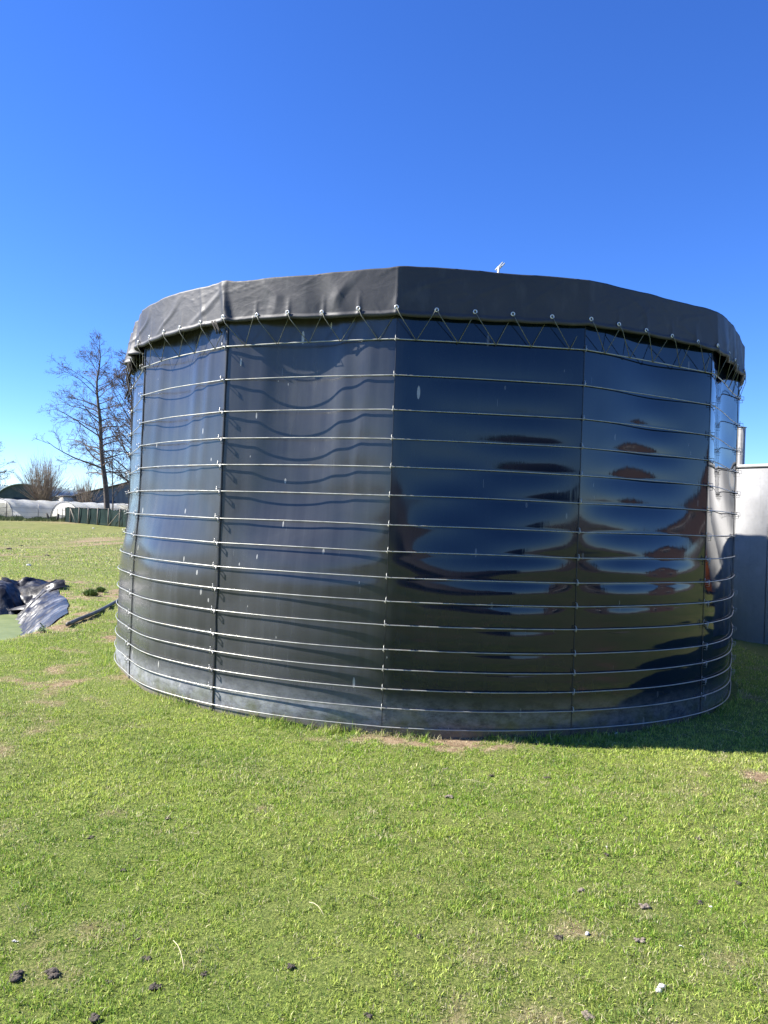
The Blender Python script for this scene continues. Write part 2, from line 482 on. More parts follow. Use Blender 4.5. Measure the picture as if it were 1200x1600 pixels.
# droppings and scratches: short pale upright streaks, sparse
def specks(sx_, sy_, thr, seed, rot=0.0, keep=.8):
    vv = t.coord('UV', (sx_, sy_, 1), (0, 0, rot))
    ad = t.n('ShaderNodeVectorMath', operation='ADD'); ad.inputs[1].default_value = (seed, seed * .37, 0); t.l(vv, ad.inputs[0])
    vo = t.n('ShaderNodeTexVoronoi'); vo.inputs['Scale'].default_value = 1.0; t.l(ad.outputs[0], vo.inputs['Vector'])
    sc = t.n('ShaderNodeSeparateColor'); t.l(vo.outputs['Color'], sc.inputs[0])
    size = t.math('MULTIPLY', sc.outputs[1], thr)
    inside = t.math('LESS_THAN', vo.outputs['Distance'], size)
    on = t.math('GREATER_THAN', sc.outputs[0], keep)
    return t.math('MULTIPLY', inside, on)
left = t.maprange(sepu.outputs[0], .2, -.5, .22, 1.0)
sp = t.math('MAXIMUM', specks(8, 1.9, .12, 3.3, .10, .66), specks(13, 3.1, .15, 9.1, -.16, .74))
sp = t.math('MAXIMUM', sp, t.math('MULTIPLY', specks(12, 5, .14, 15.2, .9, .8), .8))
splash = t.math('MULTIPLY', t.maprange(t.math('ADD', sepu.outputs[1], t.math('MULTIPLY', t.noise(t.coord('UV', (1, .5, 1)), 14, 6, .7), -.22)), -.04, -.10), .7)
col = t.mix(splash, col, (.13, .10, .065))
sp = t.math('MULTIPLY', t.math('MULTIPLY', sp, left), t.maprange(hand, .35, .5, .5, 1))
col = t.mix(sp, col, (.44, .43, .40))
sc1 = t.math('MULTIPLY', specks(30, 1.5, .07, 21.0, .45, .7), .28)
col = t.mix(sc1, col, (.35, .36, .36))
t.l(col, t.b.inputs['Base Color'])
rg = t.math('ADD', t.maprange(dust, 0, .7, .045, .30), t.math('MULTIPLY', low, .3))
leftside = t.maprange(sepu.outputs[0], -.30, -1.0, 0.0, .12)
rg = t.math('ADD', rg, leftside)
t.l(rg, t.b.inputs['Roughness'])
bm_ = t.bump(t.math('ADD', streak, t.math('MULTIPLY', fine, .15)), .10, .006)

zs = np.unique(np.concatenate([np.linspace(RZ[i + 1], RZ[i], 9) for i in range(15)] + [np.linspace(-.12, RZ[-1], 3), np.linspace(RZ[0], 3.44, 10)]))
DENT = {-3: .045, -2: .062, -1: .066, 0: .006, 1: .036, 2: .050, 3: .04}
def panel_r(phi, z, k, u):
    r = base_r(phi, z)
    amp = DENT.get(k, .03)
    up = smooth01((z - 1.05) / 1.7)
    prof = np.sin(PI * u) ** 2
    if k == -1: prof = np.clip(np.sin(PI * np.clip(u * 1.06, 0, 1)), 0, 1) ** 2.2
    if k == 1: prof = np.sin(PI * np.clip((u - .12) / .88, 0, 1)) ** 2
    if k == -2: prof = np.sin(PI * u ** .8) ** 2
    r = r - amp * up * prof
    # flutter of the sheet between hoops
    zi = np.interp(z, RZ[::-1], np.arange(16)[::-1])
    band = np.abs(np.sin(PI * zi))
    r = r + (band - .5) * np.where(z < 1.35, .0042, .0014) * np.sin(PI * u) ** .35
    s = phi * RT
    r = r + (fbm(s * 1.1 + 3, z * .6 + 5, 101 + k, 2) - .5) * .018 * (.15 + .85 * band) * smooth01(u * 6) * smooth01((1 - u) * 6)
    r = r + (fbm(s * 4.5, z * 1.0 + 1, 131, 2) - .5) * np.where(z < 1.35, .003, .0012) * band
    # the folds standing in the two panels left of centre
    if k in (-1, -2, -3):
        for uc, wdt, am in ((.20, .05, .010), (.68, .05, .012), (.82, .035, .008)):
            r = r + am * up * np.exp(-((u - uc + .03 * np.sin(z * 2.0 + k)) / wdt) ** 2)
    return r - .006
for k in range(-7, 8):
    us = np.linspace(0, 1, 49)
    U, Z = np.meshgrid(us, zs, indexing='ij')
    PH = PHI0 + (k + U) * DPHI
    Rr = panel_r(PH, Z, k, U)
    G = tank_pt(PH, Rr, Z); G[..., 0] -= CX; G[..., 1] -= CY
    n_, m_ = U.shape
    i = np.arange(n_ - 1)[:, None] * m_; j = np.arange(m_ - 1)[None, :]
    q = np.stack([i + j, i + m_ + j, i + m_ + j + 1, i + j + 1], -1).reshape(-1, 4)
    uv = np.stack([PH * RT, Z], -1).reshape(-1, 2)
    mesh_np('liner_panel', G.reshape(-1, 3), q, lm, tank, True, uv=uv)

blk = noisy('black_welt', [(.3, (.010, .010, .011)), (.7, (.028, .028, .03))], 12, .45)
galv = noisy('galvanised_steel', [(.3, (.28, .28, .25)), (.55, (.42, .42, .38)), (.75, (.30, .26, .19))], 9, .5, metal=.35, rrange=(.28, .5))
galv2 = noisy('dull_steel', [(.3, (.30, .30, .28)), (.6, (.52, .51, .48))], 30, .45, metal=.7)
# welts over the seams
for k in range(-3, 5):
    ph = PHI0 + k * DPHI
    zz = np.linspace(-.1, 3.3, 90)
    wide = {-3: .020, -2: .017, -1: .019, 0: .0045, 1: .0055, 2: .007, 3: .012, 4: .012}[k]
    wob = (vnoise(zz * 5, zz * 0 + k * 3.1, 7) - .5)
    wv = wide * (.75 + .7 * vnoise(zz * 4.0, zz * 0 + k, 5)) * (1 + .9 * np.exp(-((zz - 1.25) / .10) ** 2) * (k == -1))
    m = MB(); G = []
    for s, lift in ((-1, .0), (-.6, .6), (.6, .6), (1, .0)):
        p = ph + (s * wv / 2 + wob * .010 * (wide > .01)) / RT
        rr = base_r(np.full_like(zz, ph), zz) + np.interp(zz, [0, 3.3], [.001, .001]) + lift * (.004 if wide < .01 else .009) - .004
        G.append(tank_pt(p, rr, zz))
    m.grid(local_origin(np.array(G)))
    m.build('seam_welt', blk, tank, True)
# hoops
for i, z in enumerate(RZ):
    ph = PHI0 + np.arange(0, 15 * 24) / 24 * DPHI
    sag = (vnoise(ph * 3, ph * 0 + i, 11) - .5) * .006
    r = base_r(ph, np.full_like(ph, z)) + .010
    kk, u = local(ph)
    P = tank_pt(ph, r, z + sag + .004 * np.sin(PI * u))
    m = MB(); m.tube(local_origin(P), (.0043 if i else .0052), 6, closed=True)
    m.build('hoop', galv, tank, True)
# clamps at the seams
def clamp_mb(kind):
    m = MB()
    # frame: x along the hoop, y outward (negative = out), z up
    if kind == 0:
        m.tube([(0, .004, -.012), (0, -.016, -.012), (0, -.019, 0), (0, -.016, .030), (0, .002, .033)], .0030, 5)
        m.tube([(-.010, -.012, -.006), (.012, -.012, .010)], .0026, 5)
    else:
        m.tube([(0, .006, .018), (0, -.034, .018), (0, -.036, -.016), (0, .004, -.018)], .0028, 5)
        m.tube([(.018, .004, -.004), (.018, -.020, -.004), (.018, -.022, -.040), (.018, .002, -.040)], .0026, 5)
        m.tube([(-.024, -.004, .0), (-.024, -.008, .034)], .0026, 5)
        m.tube([(-.026, -.008, .002), (.022, -.008, -.004)], .0032, 5)
    return m
cl0 = cl1 = None
for k in (-3, -2, -1, 0, 1, 2, 3):
    for i, z in enumerate(RZ[:15]):
        if k == -3 and i > 8: continue
        ph = PHI0 + k * DPHI + (-.012 if k <= -1 else -.002) / RT
        r = float(base_r(np.array([ph]), np.array([z]))[0]) + .007
        kind = 0 if k in (0, 1) else 1
        src = cl0 if kind == 0 else cl1
        if src is None:
            o = clamp_mb(kind).build('clamp', galv if kind == 0 else galv2, tank, True)
            if kind == 0: cl0 = o
            else: cl1 = o
        else:
            o = src.copy(); COL.objects.link(o); o.parent = tank
        o.location = (r * math.sin(ph), -r * math.cos(ph), z + random.uniform(-.003, .003))
        o.rotation_euler = (0, random.uniform(-.12, .12), ph)

# cover sheet
cm = mat('cover_pvc', (.08, .08, .085), .6, spec=.4); t = NT(cm)
vc = t.coord('Object'); f = t.noise(vc, 2.2, 6, .6)
c1 = t.ramp(f, [(.3, (.034, .034, .037)), (.6, (.044, .044, .048)), (.8, (.060, .060, .063))])
c1 = t.mix(t.maprange(t.noise(t.coord('Object', (1, 1, .4)), 9, 5), .55, .8, 0, .35), c1, (.13, .13, .125))
t.l(c1, t.b.inputs['Base Color']); t.l(t.maprange(f, .3, .7, .50, .62), t.b.inputs['Roughness'])
t.bump(t.noise(t.coord('Object', (1, 1, 1.6)), 5.0, 4, .5, .8), .14, .03)
def cover_r(ph, s):
    """s: 0 rim .. 1 hem"""
    k, u = local(ph)
    z = RIM + (HEM - RIM) * s
    chord = RT * math.cos(DPHI / 2) / np.cos((u - .5) * DPHI)
    soft = .35 * (RT - chord)
    pd = np.degrees((ph + PI) % (2 * PI) - PI)
    r = chord + soft * (np.abs(k) > 0) + .028 + .016 * s - .095 * smooth01((pd - 40) / 24) - .085 * smooth01((-44 - pd) / 16)
    a = ph * RT
    wr = (fbm(a * 2.2, z * 2.4 + 3 + a * .4, 201, 2) - .5)
    amp = np.where(ph < PHI0, .018, np.where(ph > R_(38), .022, .010))
    r = r + wr * amp * (.35 + s)
    # long diagonal creases
    cr = np.abs(((a * 1.9 + s * .55 + 2.0 * fbm(a * .7, s, 207, 2)) % 1.0) - .5) * 2
    r = r + np.where(ph < PHI0, .008, .003) * np.clip(1 - cr * 4, 0, 1) * np.sin(PI * np.clip(s, 0, 1))
    # sharp little pull creases running down to the eyelets and crossing scuffs
    e = ((a / (DPHI * RT)) * 5 - (PHI0 / DPHI) * 5) % 1.0
    e = np.minimum(e, 1 - e)
    r = r + .007 * np.exp(-(e / .05) ** 2) * np.clip((s - .45) / .4, 0, 1)
    for q_, (fa, fs, am) in enumerate(((3.7, 2.3, .006), (5.9, -3.1, .005), (2.3, 5.0, .006))):
        line = np.abs(((a * fa + s * fs + 1.3 * fbm(a * 1.1 + q_ * 7, s * 1.5, 220 + q_, 2)) % 1.0) - .5) * 2
        mask = np.clip((fbm(a * 1.7 + q_ * 3, s * 2.0, 230 + q_, 2) - .5) * 6, 0, 1)
        r = r + np.where(ph < PHI0, am * .45, am * .4) * np.clip(1 - line * 7, 0, 1) * mask
    # deep gathered pleats
    for c, wd_, am in ((-60.5, 1.0, -.075), (-63.2, 1.3, .055), (-57.5, 1.3, .035), (-31.3, .55, .030), (-36.0, .35, .008), (-17.5, 1.6, -.016), (-15.2, 1.0, .010), (44, 1.1, .014), (47.5, 1.0, -.014), (51, 1.2, .016), (55, 1.1, -.018), (59, 1.3, .016), (63.5, 1.2, -.014), (68, 1.5, .015), (-72, 1.5, .05), (-70, 1., -.03)):
        r = r + am * np.exp(-((np.degrees(ph) - c - (s - .5) * 1.5) / wd_) ** 2) * (.3 + .8 * s)
    return r
NPH = 15 * 120
ph = PHI0 + (np.arange(NPH) / NPH) * 2 * PI - 7 * DPHI
SS = [-.30, -.12, -.03, .0, .03, .08] + list(np.linspace(.12, .90, 26)) + [.93, .96, .985, 1.0, 1.0, .97]
kk, u = local(ph)
eye_u = (u * 5) % 1.0
scal = np.abs(np.sin(PI * eye_u))
G = []
hemz = HEM + .008 * (vnoise(ph * 4, ph * 0 + 2, 15) - .5) - .007 * scal + .02 * (vnoise(ph * 1.7, ph * 0, 18) - .5)
rimz = RIM + .030 * (vnoise(ph * 6.0, ph * 0, 19) - .5) + .012 * (vnoise(ph * 21, ph * 0, 23) - .5) + .016 * np.exp(-((np.degrees(ph) + 6) / 2.2) ** 2) + .012 * np.exp(-((np.degrees(ph) + 31.3) / 1.0) ** 2)
for q_, s in enumerate(SS):
    sc_ = min(max(s, 0), 1)
    r = cover_r(ph, np.full_like(ph, sc_))
    z = rimz + (hemz - rimz) * sc_
    if s < 0:
        r = r + s * 1.1 * .55 - .02; z = rimz + .012 - .02 * (-s / .3) ** 2
        if s > -.05: z = rimz + .006; r = r + .012
    if s > .9 and q_ < len(SS) - 2:                          # rolled hem stands out a little
        r = r + .010 * np.sin(PI * (sc_ - .9) / .1)
    if q_ >= len(SS) - 2:
        r = r - .016 - .010 * (q_ == len(SS) - 1)
    G.append(tank_pt(ph, r, z))
G = np.array(G).transpose(1, 0, 2)
m = MB(); m.grid(local_origin(G), closed_u=True)
top = local_origin(G[:, 0])
rings = [top]
for f_ in (.75, .4, .1):
    q = top.copy(); q[:, :2] *= f_; q[:, 2] = top[:, 2] * f_ + (RIM + .02 - .22) * (1 - f_); rings.append(q)
m.grid(np.array(rings).transpose(1, 0, 2), closed_u=True)
cover = m.build('cover', cm, tank, True)
# eyelets along the hem and the lacing down to the top hoop
eym = noisy('eyelet_metal', [(.3, (.62, .62, .60)), (.7, (.80, .80, .78))], 40, .35, metal=.4)
src = None
lace = MB()
ZE = HEM + .045
for k in range(-4, 5):
    for j in range(5):
        pe = PHI0 + (k + (j + .0) / 5) * DPHI + R_(random.uniform(-.3, .3))
        if not -80 < math.degrees(pe) < 80: continue
        s_e = (RIM - ZE) / (RIM - HEM)
        r = float(cover_r(np.array([pe]), np.array([s_e]))[0])
        if src is None:
            em = MB(); th = np.linspace(0, 2 * PI, 15)[:-1]
            em.tube(np.stack([.0130 * np.cos(th), 0 * th, .0130 * np.sin(th)], -1), .0046, 6, closed=True)
            src = em.build('eyelet', eym, cover, True); o = src
        else:
            o = src.copy(); COL.objects.link(o); o.parent = cover
        zj = ZE + random.uniform(-.006, .006)
        o.location = ((r + .006) * math.sin(pe), -(r + .006) * math.cos(pe), zj)
        o.rotation_euler = (0, random.uniform(-.3, .3), pe)
        ph_h = pe + DPHI / 5 * random.uniform(.50, .62)
        pn = pe + DPHI / 5
        rh = float(base_r(np.array([ph_h]), np.array([RZ[0]]))[0]) + .016
        A = tank_pt(np.array(pe), r + .010, ZE); B = tank_pt(np.array(ph_h), rh, RZ[0] - .006)
        Cc = tank_pt(np.array(pn), r - .020, ZE)
        mid = tank_pt(np.array(pe + .18 * (ph_h - pe)), r + .016, HEM - .01)
        mid2 = tank_pt(np.array(ph_h + .82 * (pn - ph_h)), r - .028, HEM)
        lace.tube(local_origin(np.array([A, mid, B])), .0029, 5)
        lace.tube(local_origin(np.array([B, mid2, Cc])), .0026, 5)
rope = noisy('lacing_rope', [(.3, (.11, .11, .085)), (.7, (.22, .22, .17))], 60, .8)
lace.build('lacing', rope, tank, True)
# knotted bundle of cord hanging at the left end and by the second seam
m = MB()
for q_ in range(5):
    pe = R_(-67 + random.uniform(-2.2, 2.0)); r0 = RT - .085
    P = [tank_pt(np.array(pe + R_(random.uniform(-1, 1))), r0 + random.uniform(-.01, .04), 3.12 - s * random.uniform(.08, .13)) for s in range(5)]
    m.tube(local_origin(np.array(P)), .006, 5)
m.build('knotted_cord', noisy('frayed_cord_dark', [(.3, (.02, .018, .015)), (.7, (.06, .05, .04))], 30, .9), tank, True)
m = MB()
for q_ in range(6):
    pe = R_(-33.2 + random.uniform(-.5, .5)); r0 = RT + .03
    P = [tank_pt(np.array(pe + R_(s * .35)), r0 + random.uniform(-.005, .01), 3.15 - s * .035) for s in range(4)]
    m.tube(local_origin(np.array(P)), .006, 5)
m.build('knotted_cord', noisy('frayed_cord', [(.3, (.02, .018, .015)), (.7, (.06, .05, .04))], 30, .9), tank, True)
# pale bracket standing on the far rim
bp = at(779, 419, depth=CY - RT + .45)
wm = noisy('pale_metal', [(.3, (.50, .50, .46)), (.7, (.68, .68, .63))], 30, .5)
m = MB()
Mr = Matrix.Rotation(R_(-48), 4, 'Y')
m.box((.005, 0, .015), (.085, .010, .012), Mr); m.box((.022, .0, .012), (.080, .010, .010), Mr)
m.box((.0, 0, -.06), (.016, .03, .14)); m.tube([(-.012, -.010, .0), (.035, -.010, .02)], .004, 6)
o = m.build('rim_bracket', wm, tank); o.location = (bp.x - CX, bp.y - CY, bp.z)

# ------------------------------------------------------------------ concrete wall behind right
conc = mat('precast_concrete', rough=.8); t = NT(conc)
v = t.coord('Object'); f = t.noise(v, 1.6, 7, .6); f2 = t.noise(v, 22, 5, .6)
c1 = t.ramp(f, [(.3, (.33, .325, .315)), (.5, (.40, .395, .385)), (.7, (.48, .475, .46))])
c1 = t.mix(t.maprange(f2, .5, .75, 0, .25), c1, (.22, .215, .20))
vo = t.n('ShaderNodeTexVoronoi'); vo.inputs['Scale'].default_value = 2.1; t.l(v, vo.inputs['Vector'])
c1 = t.mix(t.maprange(vo.outputs['Distance'], .22, .10, 0, .5), c1, (.50, .495, .475))
gr = t.noise(t.coord('Object', (6, 6, .5)), 2.5, 5); c1 = t.mix(t.maprange(gr, .55, .8, 0, .35), c1, (.20, .20, .185))
t.l(c1, t.b.inputs['Base Color']); t.bump(f2, .15, .01)
W0 = Vector((3.55, 13.85, 0)); W1 = Vector((7.1, 8.75, 0))
wd = (W1 - W0); wl = wd.length; wd.normalize(); wang = math.atan2(wd.y, wd.x)
wall = empty('concrete_wall', W0, wang)
tag(wall, 'pale grey precast concrete silage wall behind the right side of the black tank, tank shadow across it', 'wall')
npan = 4; pw = wl / npan
edges_ = [0, .33 + pw, .33 + 2 * pw, .33 + 3 * pw, wl]
for i in range(npan):
    m = MB(); x0_, x1_ = edges_[i], edges_[i + 1]
    m.box(((x0_ + x1_) / 2, .06, 1.24), (x1_ - x0_ - .022, .12, 2.60))
    m.build('wall_panel', conc, wall)
m = MB(); m.box((wl / 2, .06, 2.565), (wl, .15, .05)); m.build('coping', conc, wall)
WPT = lambda s, off=0: W0 + wd * s + Vector((-wd.y, wd.x, 0)) * off
p = at(1161, 700, depth=12.1)
post = empty('steel_post', (p.x, p.y, 0), wang)
tag(post, 'tall dull grey steel channel post rising behind the concrete wall', 'post')
pm = noisy('weathered_steel', [(.3, (.20, .20, .19)), (.7, (.30, .295, .28))], 15, .7)
hz = at(1160, 668, depth=12.1).z
m = MB(); m.box((0, 0, hz / 2), (.012, .10, hz)); m.box((-.035, .05, hz / 2), (.07, .010, hz)); m.box((-.035, -.05, hz / 2), (.07, .010, hz))
m.build('channel', pm, post)
m = MB(); m.box((-.03, 0, hz + .006), (.09, .13, .012)); m.build('cap', pm, post)

# ------------------------------------------------------------------ pond: water, liner sheet, pipe, weeds
wt = noisy('algae_water', [(.3, (.13, .165, .06)), (.55, (.165, .20, .075)), (.75, (.21, .24, .10))], 3, .55)
wt.node_tree.nodes['Principled BSDF'].inputs['Specular IOR Level'].default_value = .25
ctr = POND.mean(0)
m = MB(); pts = [((POND[i] - ctr) * 1.0 + ctr) for i in range(len(POND))]
V = [[ctr[0], ctr[1], WATER_Z]] + [[p_[0], p_[1], WATER_Z] for p_ in pts]
n = len(pts)
o = mesh_np('pond_water', np.array(V), np.array([[0, 1 + (i + 1) % n, 1 + i] for i in range(n)]), wt)
tag(o, kind='structure')
# the sheet draped over the right and far banks
path = np.array(lip_far, float)
seg = np.r_[0, np.cumsum(np.linalg.norm(np.diff(path, axis=0), axis=1))]
NS = 420
S = np.linspace(.15, seg[-1], NS)
PX = np.interp(S, seg, path[:, 0]); PY = np.interp(S, seg, path[:, 1])
ker = np.ones(25) / 25
PXs = np.convolve(np.pad(PX, 12, 'edge'), ker, 'valid'); PYs = np.convolve(np.pad(PY, 12, 'edge'), ker, 'valid')
tx = np.gradient(PXs); ty = np.gradient(PYs); L = np.hypot(tx, ty); nx, ny = -ty / L, tx / L
chk = pond_sd(PXs + nx * .3, PYs + ny * .3).mean()
if chk < 0: nx, ny = -nx, -ny
NT_ = 60
Tt = np.linspace(0, 1, NT_)
edge_w = -.02 + .10 * (vnoise(S * 1.1, S * 0, 301) - .3)                # ragged top edge
G = np.zeros((NS, NT_, 3))
for j, tt in enumerate(Tt):
    off = -edge_w * (1 - tt) + tt * 1.25
    shift = .75 * tt
    x = PXs + nx * off; y = PYs + ny * off
    z = ground_z(x, y)
    a = S * 1.0 + shift + .25 * fbm(S * .8, S * 0 + tt * 2, 305, 2)
    def ridge(q): return 1 - np.abs((q % 1.0) * 2 - 1)
    fold = ridge(a * 2.1 + .3) ** 1.3 * .13 + ridge(a * 5.3) ** 1.5 * .05
    crump = (np.abs(fbm(S * 3.5 + 9, tt * 4 + S * .6, 309, 3) - .5)) * .20
    env = smooth01(tt / .42) * (1 - .25 * tt)
    h = (fold * (.3 + .6 * vnoise(S * .9, S * 0, 311)) + crump) * env + .02
    G[:, j, 0] = x + nx * h * .25 + tx / L * fold * .35 * env; G[:, j, 1] = y + ny * h * .25 + ty / L * fold * .35 * env; G[:, j, 2] = z + h
sh = mat('pond_sheet', (.02, .02, .022), .4, spec=.4); t = NT(sh)
v = t.coord('Object'); f = t.noise(v, 1.1, 5, .55, .4)
f2 = t.noise(v, 7, 5, .6)
c = t.ramp(t.math('ADD', f, t.maprange(f2, .3, .7, -.08, .08)), [(.54, (.009, .009, .011)), (.62, (.06, .06, .062)), (.76, (.17, .17, .17))])
c = t.mix(t.maprange(t.noise(v, 3.1, 6, .7), .60, .70, 0, .7), c, (.22, .17, .10))
t.l(c, t.b.inputs['Base Color']); t.l(t.maprange(f2, .3, .7, .34, .5), t.b.inputs['Roughness'])
t.bump(t.noise(v, 5, 3, .5, .6), .3, .04)
m = MB(); m.grid(G[:, :, :])
sd_v = pond_sd(G[..., 0].ravel(), G[..., 1].ravel())
qq = m.F[4][0]; m.F[4][0] = qq[sd_v[qq].min(axis=1) > -.13]
o = m.build('plastic_sheet', sh, None, False)
tag(o, 'crumpled black and silver plastic sheet lining the far bank of the green pond', 'sheet')
# pipe
P = [on_ground(105, 980), on_ground(122, 972), on_ground(140, 965), on_ground(155, 958), on_ground(170, 950), on_ground(182, 943), on_ground(192, 938)]
for p_ in P: p_.z += .035
m = MB(); tt = np.linspace(0, len(P) - 1, 30)
PP = np.array([[np.interp(q, range(len(P)), [p_[c_] for p_ in P]) for c_ in range(3)] for q in tt])
m.tube(PP, .026, 12)
pipem = noisy('grey_pipe', [(.3, (.06, .058, .052)), (.6, (.10, .098, .09)), (.8, (.17, .15, .12))], 6, .55, cscale=(1, 1, 1))
o = m.build('drain_pipe', pipem, None, True, origin=tuple(P[0]))
tag(o, 'dull grey drain pipe running from the tank down to the pond edge', 'pipe')
# weeds on the near lip
leafm = noisy('weed_leaf', [(.3, (.04, .07, .02)), (.7, (.10, .15, .045))], 20, .6)
def weed(px, py, hh, n, label, seed):
    r_ = random.Random(seed); b_ = on_ground(px, py); b_.z -= .01
    root = empty('weed_plant', b_); tag(root, label, 'plant', 'weeds on the near pond edge')
    st = MB(); lf = MB()
    for q in range(n):
        a = r_.uniform(0, 2 * PI); rr = r_.uniform(.02, .18); ln = hh * r_.uniform(.6, 1)
        b0 = Vector((math.cos(a) * rr * .5, math.sin(a) * rr * .5, 0)); d = Vector((math.cos(a) * r_.uniform(.1, .45), math.sin(a) * r_.uniform(.1, .45), 1)).normalized()
        pts = [b0 + d * ln * s + Vector((0, 0, -.03 * s * s)) for s in (0, .35, .7, 1)]
        st.tube(pts, [.004, .0035, .003, .002], 4)
        for e in range(16):
            s = r_.uniform(.15, 1); c0 = b0 + d * ln * s; aa = r_.uniform(0, 2 * PI); L_ = r_.uniform(.025, .055)
            dd = Vector((math.cos(aa), math.sin(aa), r_.uniform(.0, .8))).normalized(); sd_ = dd.cross(Vector((0, 0, 1))).normalized() * L_ * .28
            lf.add([c0, c0 + dd * L_ * .5 + sd_, c0 + dd * L_, c0 + dd * L_ * .5 - sd_], [[0, 1, 2, 3]])
    st.build('stems', leafm, root); lf.build('foliage', leafm, root)
weed(2, 996, .30, 9, 'dark bushy weed at the left picture edge on the near side of the pond', 1)
weed(16, 994, .22, 7, 'smaller dark weed just right of the bushy one beside the pond', 2)
weed(64, 988, .10, 4, 'tiny weed sprig at the near edge of the green pond water', 3)
# dark turf lump on the bank
def clump(px, py, size, label):
    b_ = on_ground(px, py)
    m = MB(); r_ = random.Random(int(px))
    for q in range(500):
        a = r_.uniform(0, 2 * PI); rr = size * math.sqrt(r_.random()); x = math.cos(a) * rr; y = math.sin(a) * rr; hh = size * .6 * (1 - (rr / size) ** 2) + .03
        d = Vector((x, y, hh)) ; e = Vector((r_.uniform(-.03, .03), r_.uniform(-.03, .03), 0)); s_ = Vector((r_.uniform(-1, 1), r_.uniform(-1, 1), 0)).normalized() * .008
        b0 = Vector((x * .8, y * .8, hh * .3))
        m.add([b0 - s_, b0 + s_, d + e * 1.5 + Vector((0, 0, .03))], None, [[0, 1, 2]])
    o = m.build('grass_tuft', noisy('tuft_green', [(.3, (.06, .11, .018)), (.7, (.15, .24, .04))], 30, .7)); o.location = b_
    tag(o, label, 'grass tuft')
clump(142, 931, .14, 'dark green grass tuft on the rough bank between pond and tank')
clump(157, 925, .08, 'small grass tuft on the bare bank just left of the tank')

# ------------------------------------------------------------------ clods, stones and bits on the lawn
mud_d = noisy('dark_mud', [(.3, (.035, .028, .021)), (.7, (.11, .088, .066))], 45, .9, bump=.6)
mud_b = noisy('dry_mud', [(.3, (.14, .11, .085)), (.7, (.27, .22, .17))], 40, .95, bump=.5)
pale = noisy('pale_bit', [(.3, (.42, .40, .36)), (.7, (.72, .70, .65))], 30, .8, bump=.3)
def lump(px, py, size, kind, label, name='dirt_clod', cat='clod', group='mud clods on the lawn', flat=.5, parts=9):
    b_ = on_ground(px, py); size *= .85; r_ = random.Random(int(px * 7 + py))
    m = MB()
    for q in range(parts):
        sz = size * r_.uniform(.22, .62) * (1 if q else 1.2); o3 = Vector((r_.uniform(-1, 1), r_.uniform(-1, 1), 0)) * size * (.85 if q else 0)
        nu, nv = 12, 8; G = np.zeros((nu, nv, 3))
        for i in range(nu):
            for j in range(nv):
                a = i / nu * 2 * PI; b = -PI / 2 + PI * j / (nv - 1)
                k_ = .62 + .75 * float(vnoise(np.array(math.cos(a) * math.cos(b) * 2.2 + px + q * 5), np.array(math.sin(a) * math.cos(b) * 2.2 + math.sin(b) * 3 + py), 5))
                G[i, j] = (math.cos(a) * math.cos(b) * sz * k_ + o3.x, math.sin(a) * math.cos(b) * sz * k_ * .85 + o3.y, math.sin(b) * sz * k_ * flat + sz * flat * .45)
        m.grid(G, closed_u=True)
    o = m.build(name, {'d': mud_d, 'b': mud_b, 'p': pale}[kind]); o.location = b_ + Vector((0, 0, .004))
    tag(o, label, cat, group)
for px, py, s, k, lab in [
    (23, 1528, .032, 'd', 'large dark mud clod in the lower left corner, left of its twin'),
    (79, 1524, .034, 'd', 'large dark mud clod in the lower left corner, right of its twin'),
    (245, 1544, .022, 'd', 'dark mud clod low on the lawn, right of the two large ones'),
    (150, 1594, .022, 'd', 'dark clod cut by the bottom picture edge at left'),
    (228, 1499, .020, 'd', 'small dark clod beside the long pale straw at lower left'),
    (170, 1536, .012, 'd', 'tiny dark crumb between the large clods and the single clod at lower left'),
    (318, 1524, .014, 'd', 'tiny dark crumb right of the long pale straw'),
    (143, 1310, .020, 'd', 'small dark clod at left in the middle of the lawn'),
    (262, 1280, .018, 'd', 'small dark clod farthest up the left part of the lawn'),
    (193, 1361, .016, 'd', 'small dark clod at left, halfway between tank and picture bottom'),
    (768, 1213, .019, 'd', 'dark clod just in front of the bare patch by the tank foot'),
    (696, 1203, .015, 'b', 'small brown crumb in front of the bare patch, left of the dark clod'),
    (701, 1246, .026, 'b', 'greyish brown crumbly clod on the lawn below the middle of the tank'),
    (949, 1337, .018, 'd', 'dark clod right of centre lying below a pale crumb'),
    (1090, 1312, .020, 'd', 'dark clod at right in the upper part of the lawn'),
    (1155, 1381, .020, 'd', 'dark flat clod near the right picture edge'),
    (1093, 1413, .020, 'd', 'dark clod at right beside a whitish one'),
    (907, 1392, .020, 'b', 'brown crumbly clod right of centre on the lawn'),
    (1007, 1418, .020, 'b', 'dull brown clod left of the dark and whitish pair'),
    (873, 1467, .018, 'd', 'dark clod low on the lawn left of the black and white bit'),
    (1000, 1471, .022, 'b', 'grey brown clod with a straw across it at lower right'),
    (855, 1217, .020, 'd', 'small dark clod up the lawn in front of the tank shadow'),
    (1132, 1268, .014, 'd', 'tiny dark clod near the dry patch at right'),
    (922, 1591, .028, 'b', 'pinkish brown lump at the bottom picture edge right of centre'),
    (15, 858, .10, 'd', 'low dark heap of dug earth in the field at far left'),
    (31, 853, .13, 'd', 'wider dark heap of dug earth right beside the far left one'),
    (73, 868, .08, 'd', 'small molehill in the field above the pond'),
    (455, 1512, .016, 'd', 'tiny dark crumb low on the lawn left of the middle'),
    (575, 1589, .018, 'd', 'dark crumb at the bottom picture edge in the middle'),
    (652, 1466, .016, 'd', 'tiny dark crumb in the lower middle of the lawn'),
    (215, 1470, .012, 'd', 'tiny dark crumb above the small clod at lower left')]:
    lump(px, py, s, k, lab)
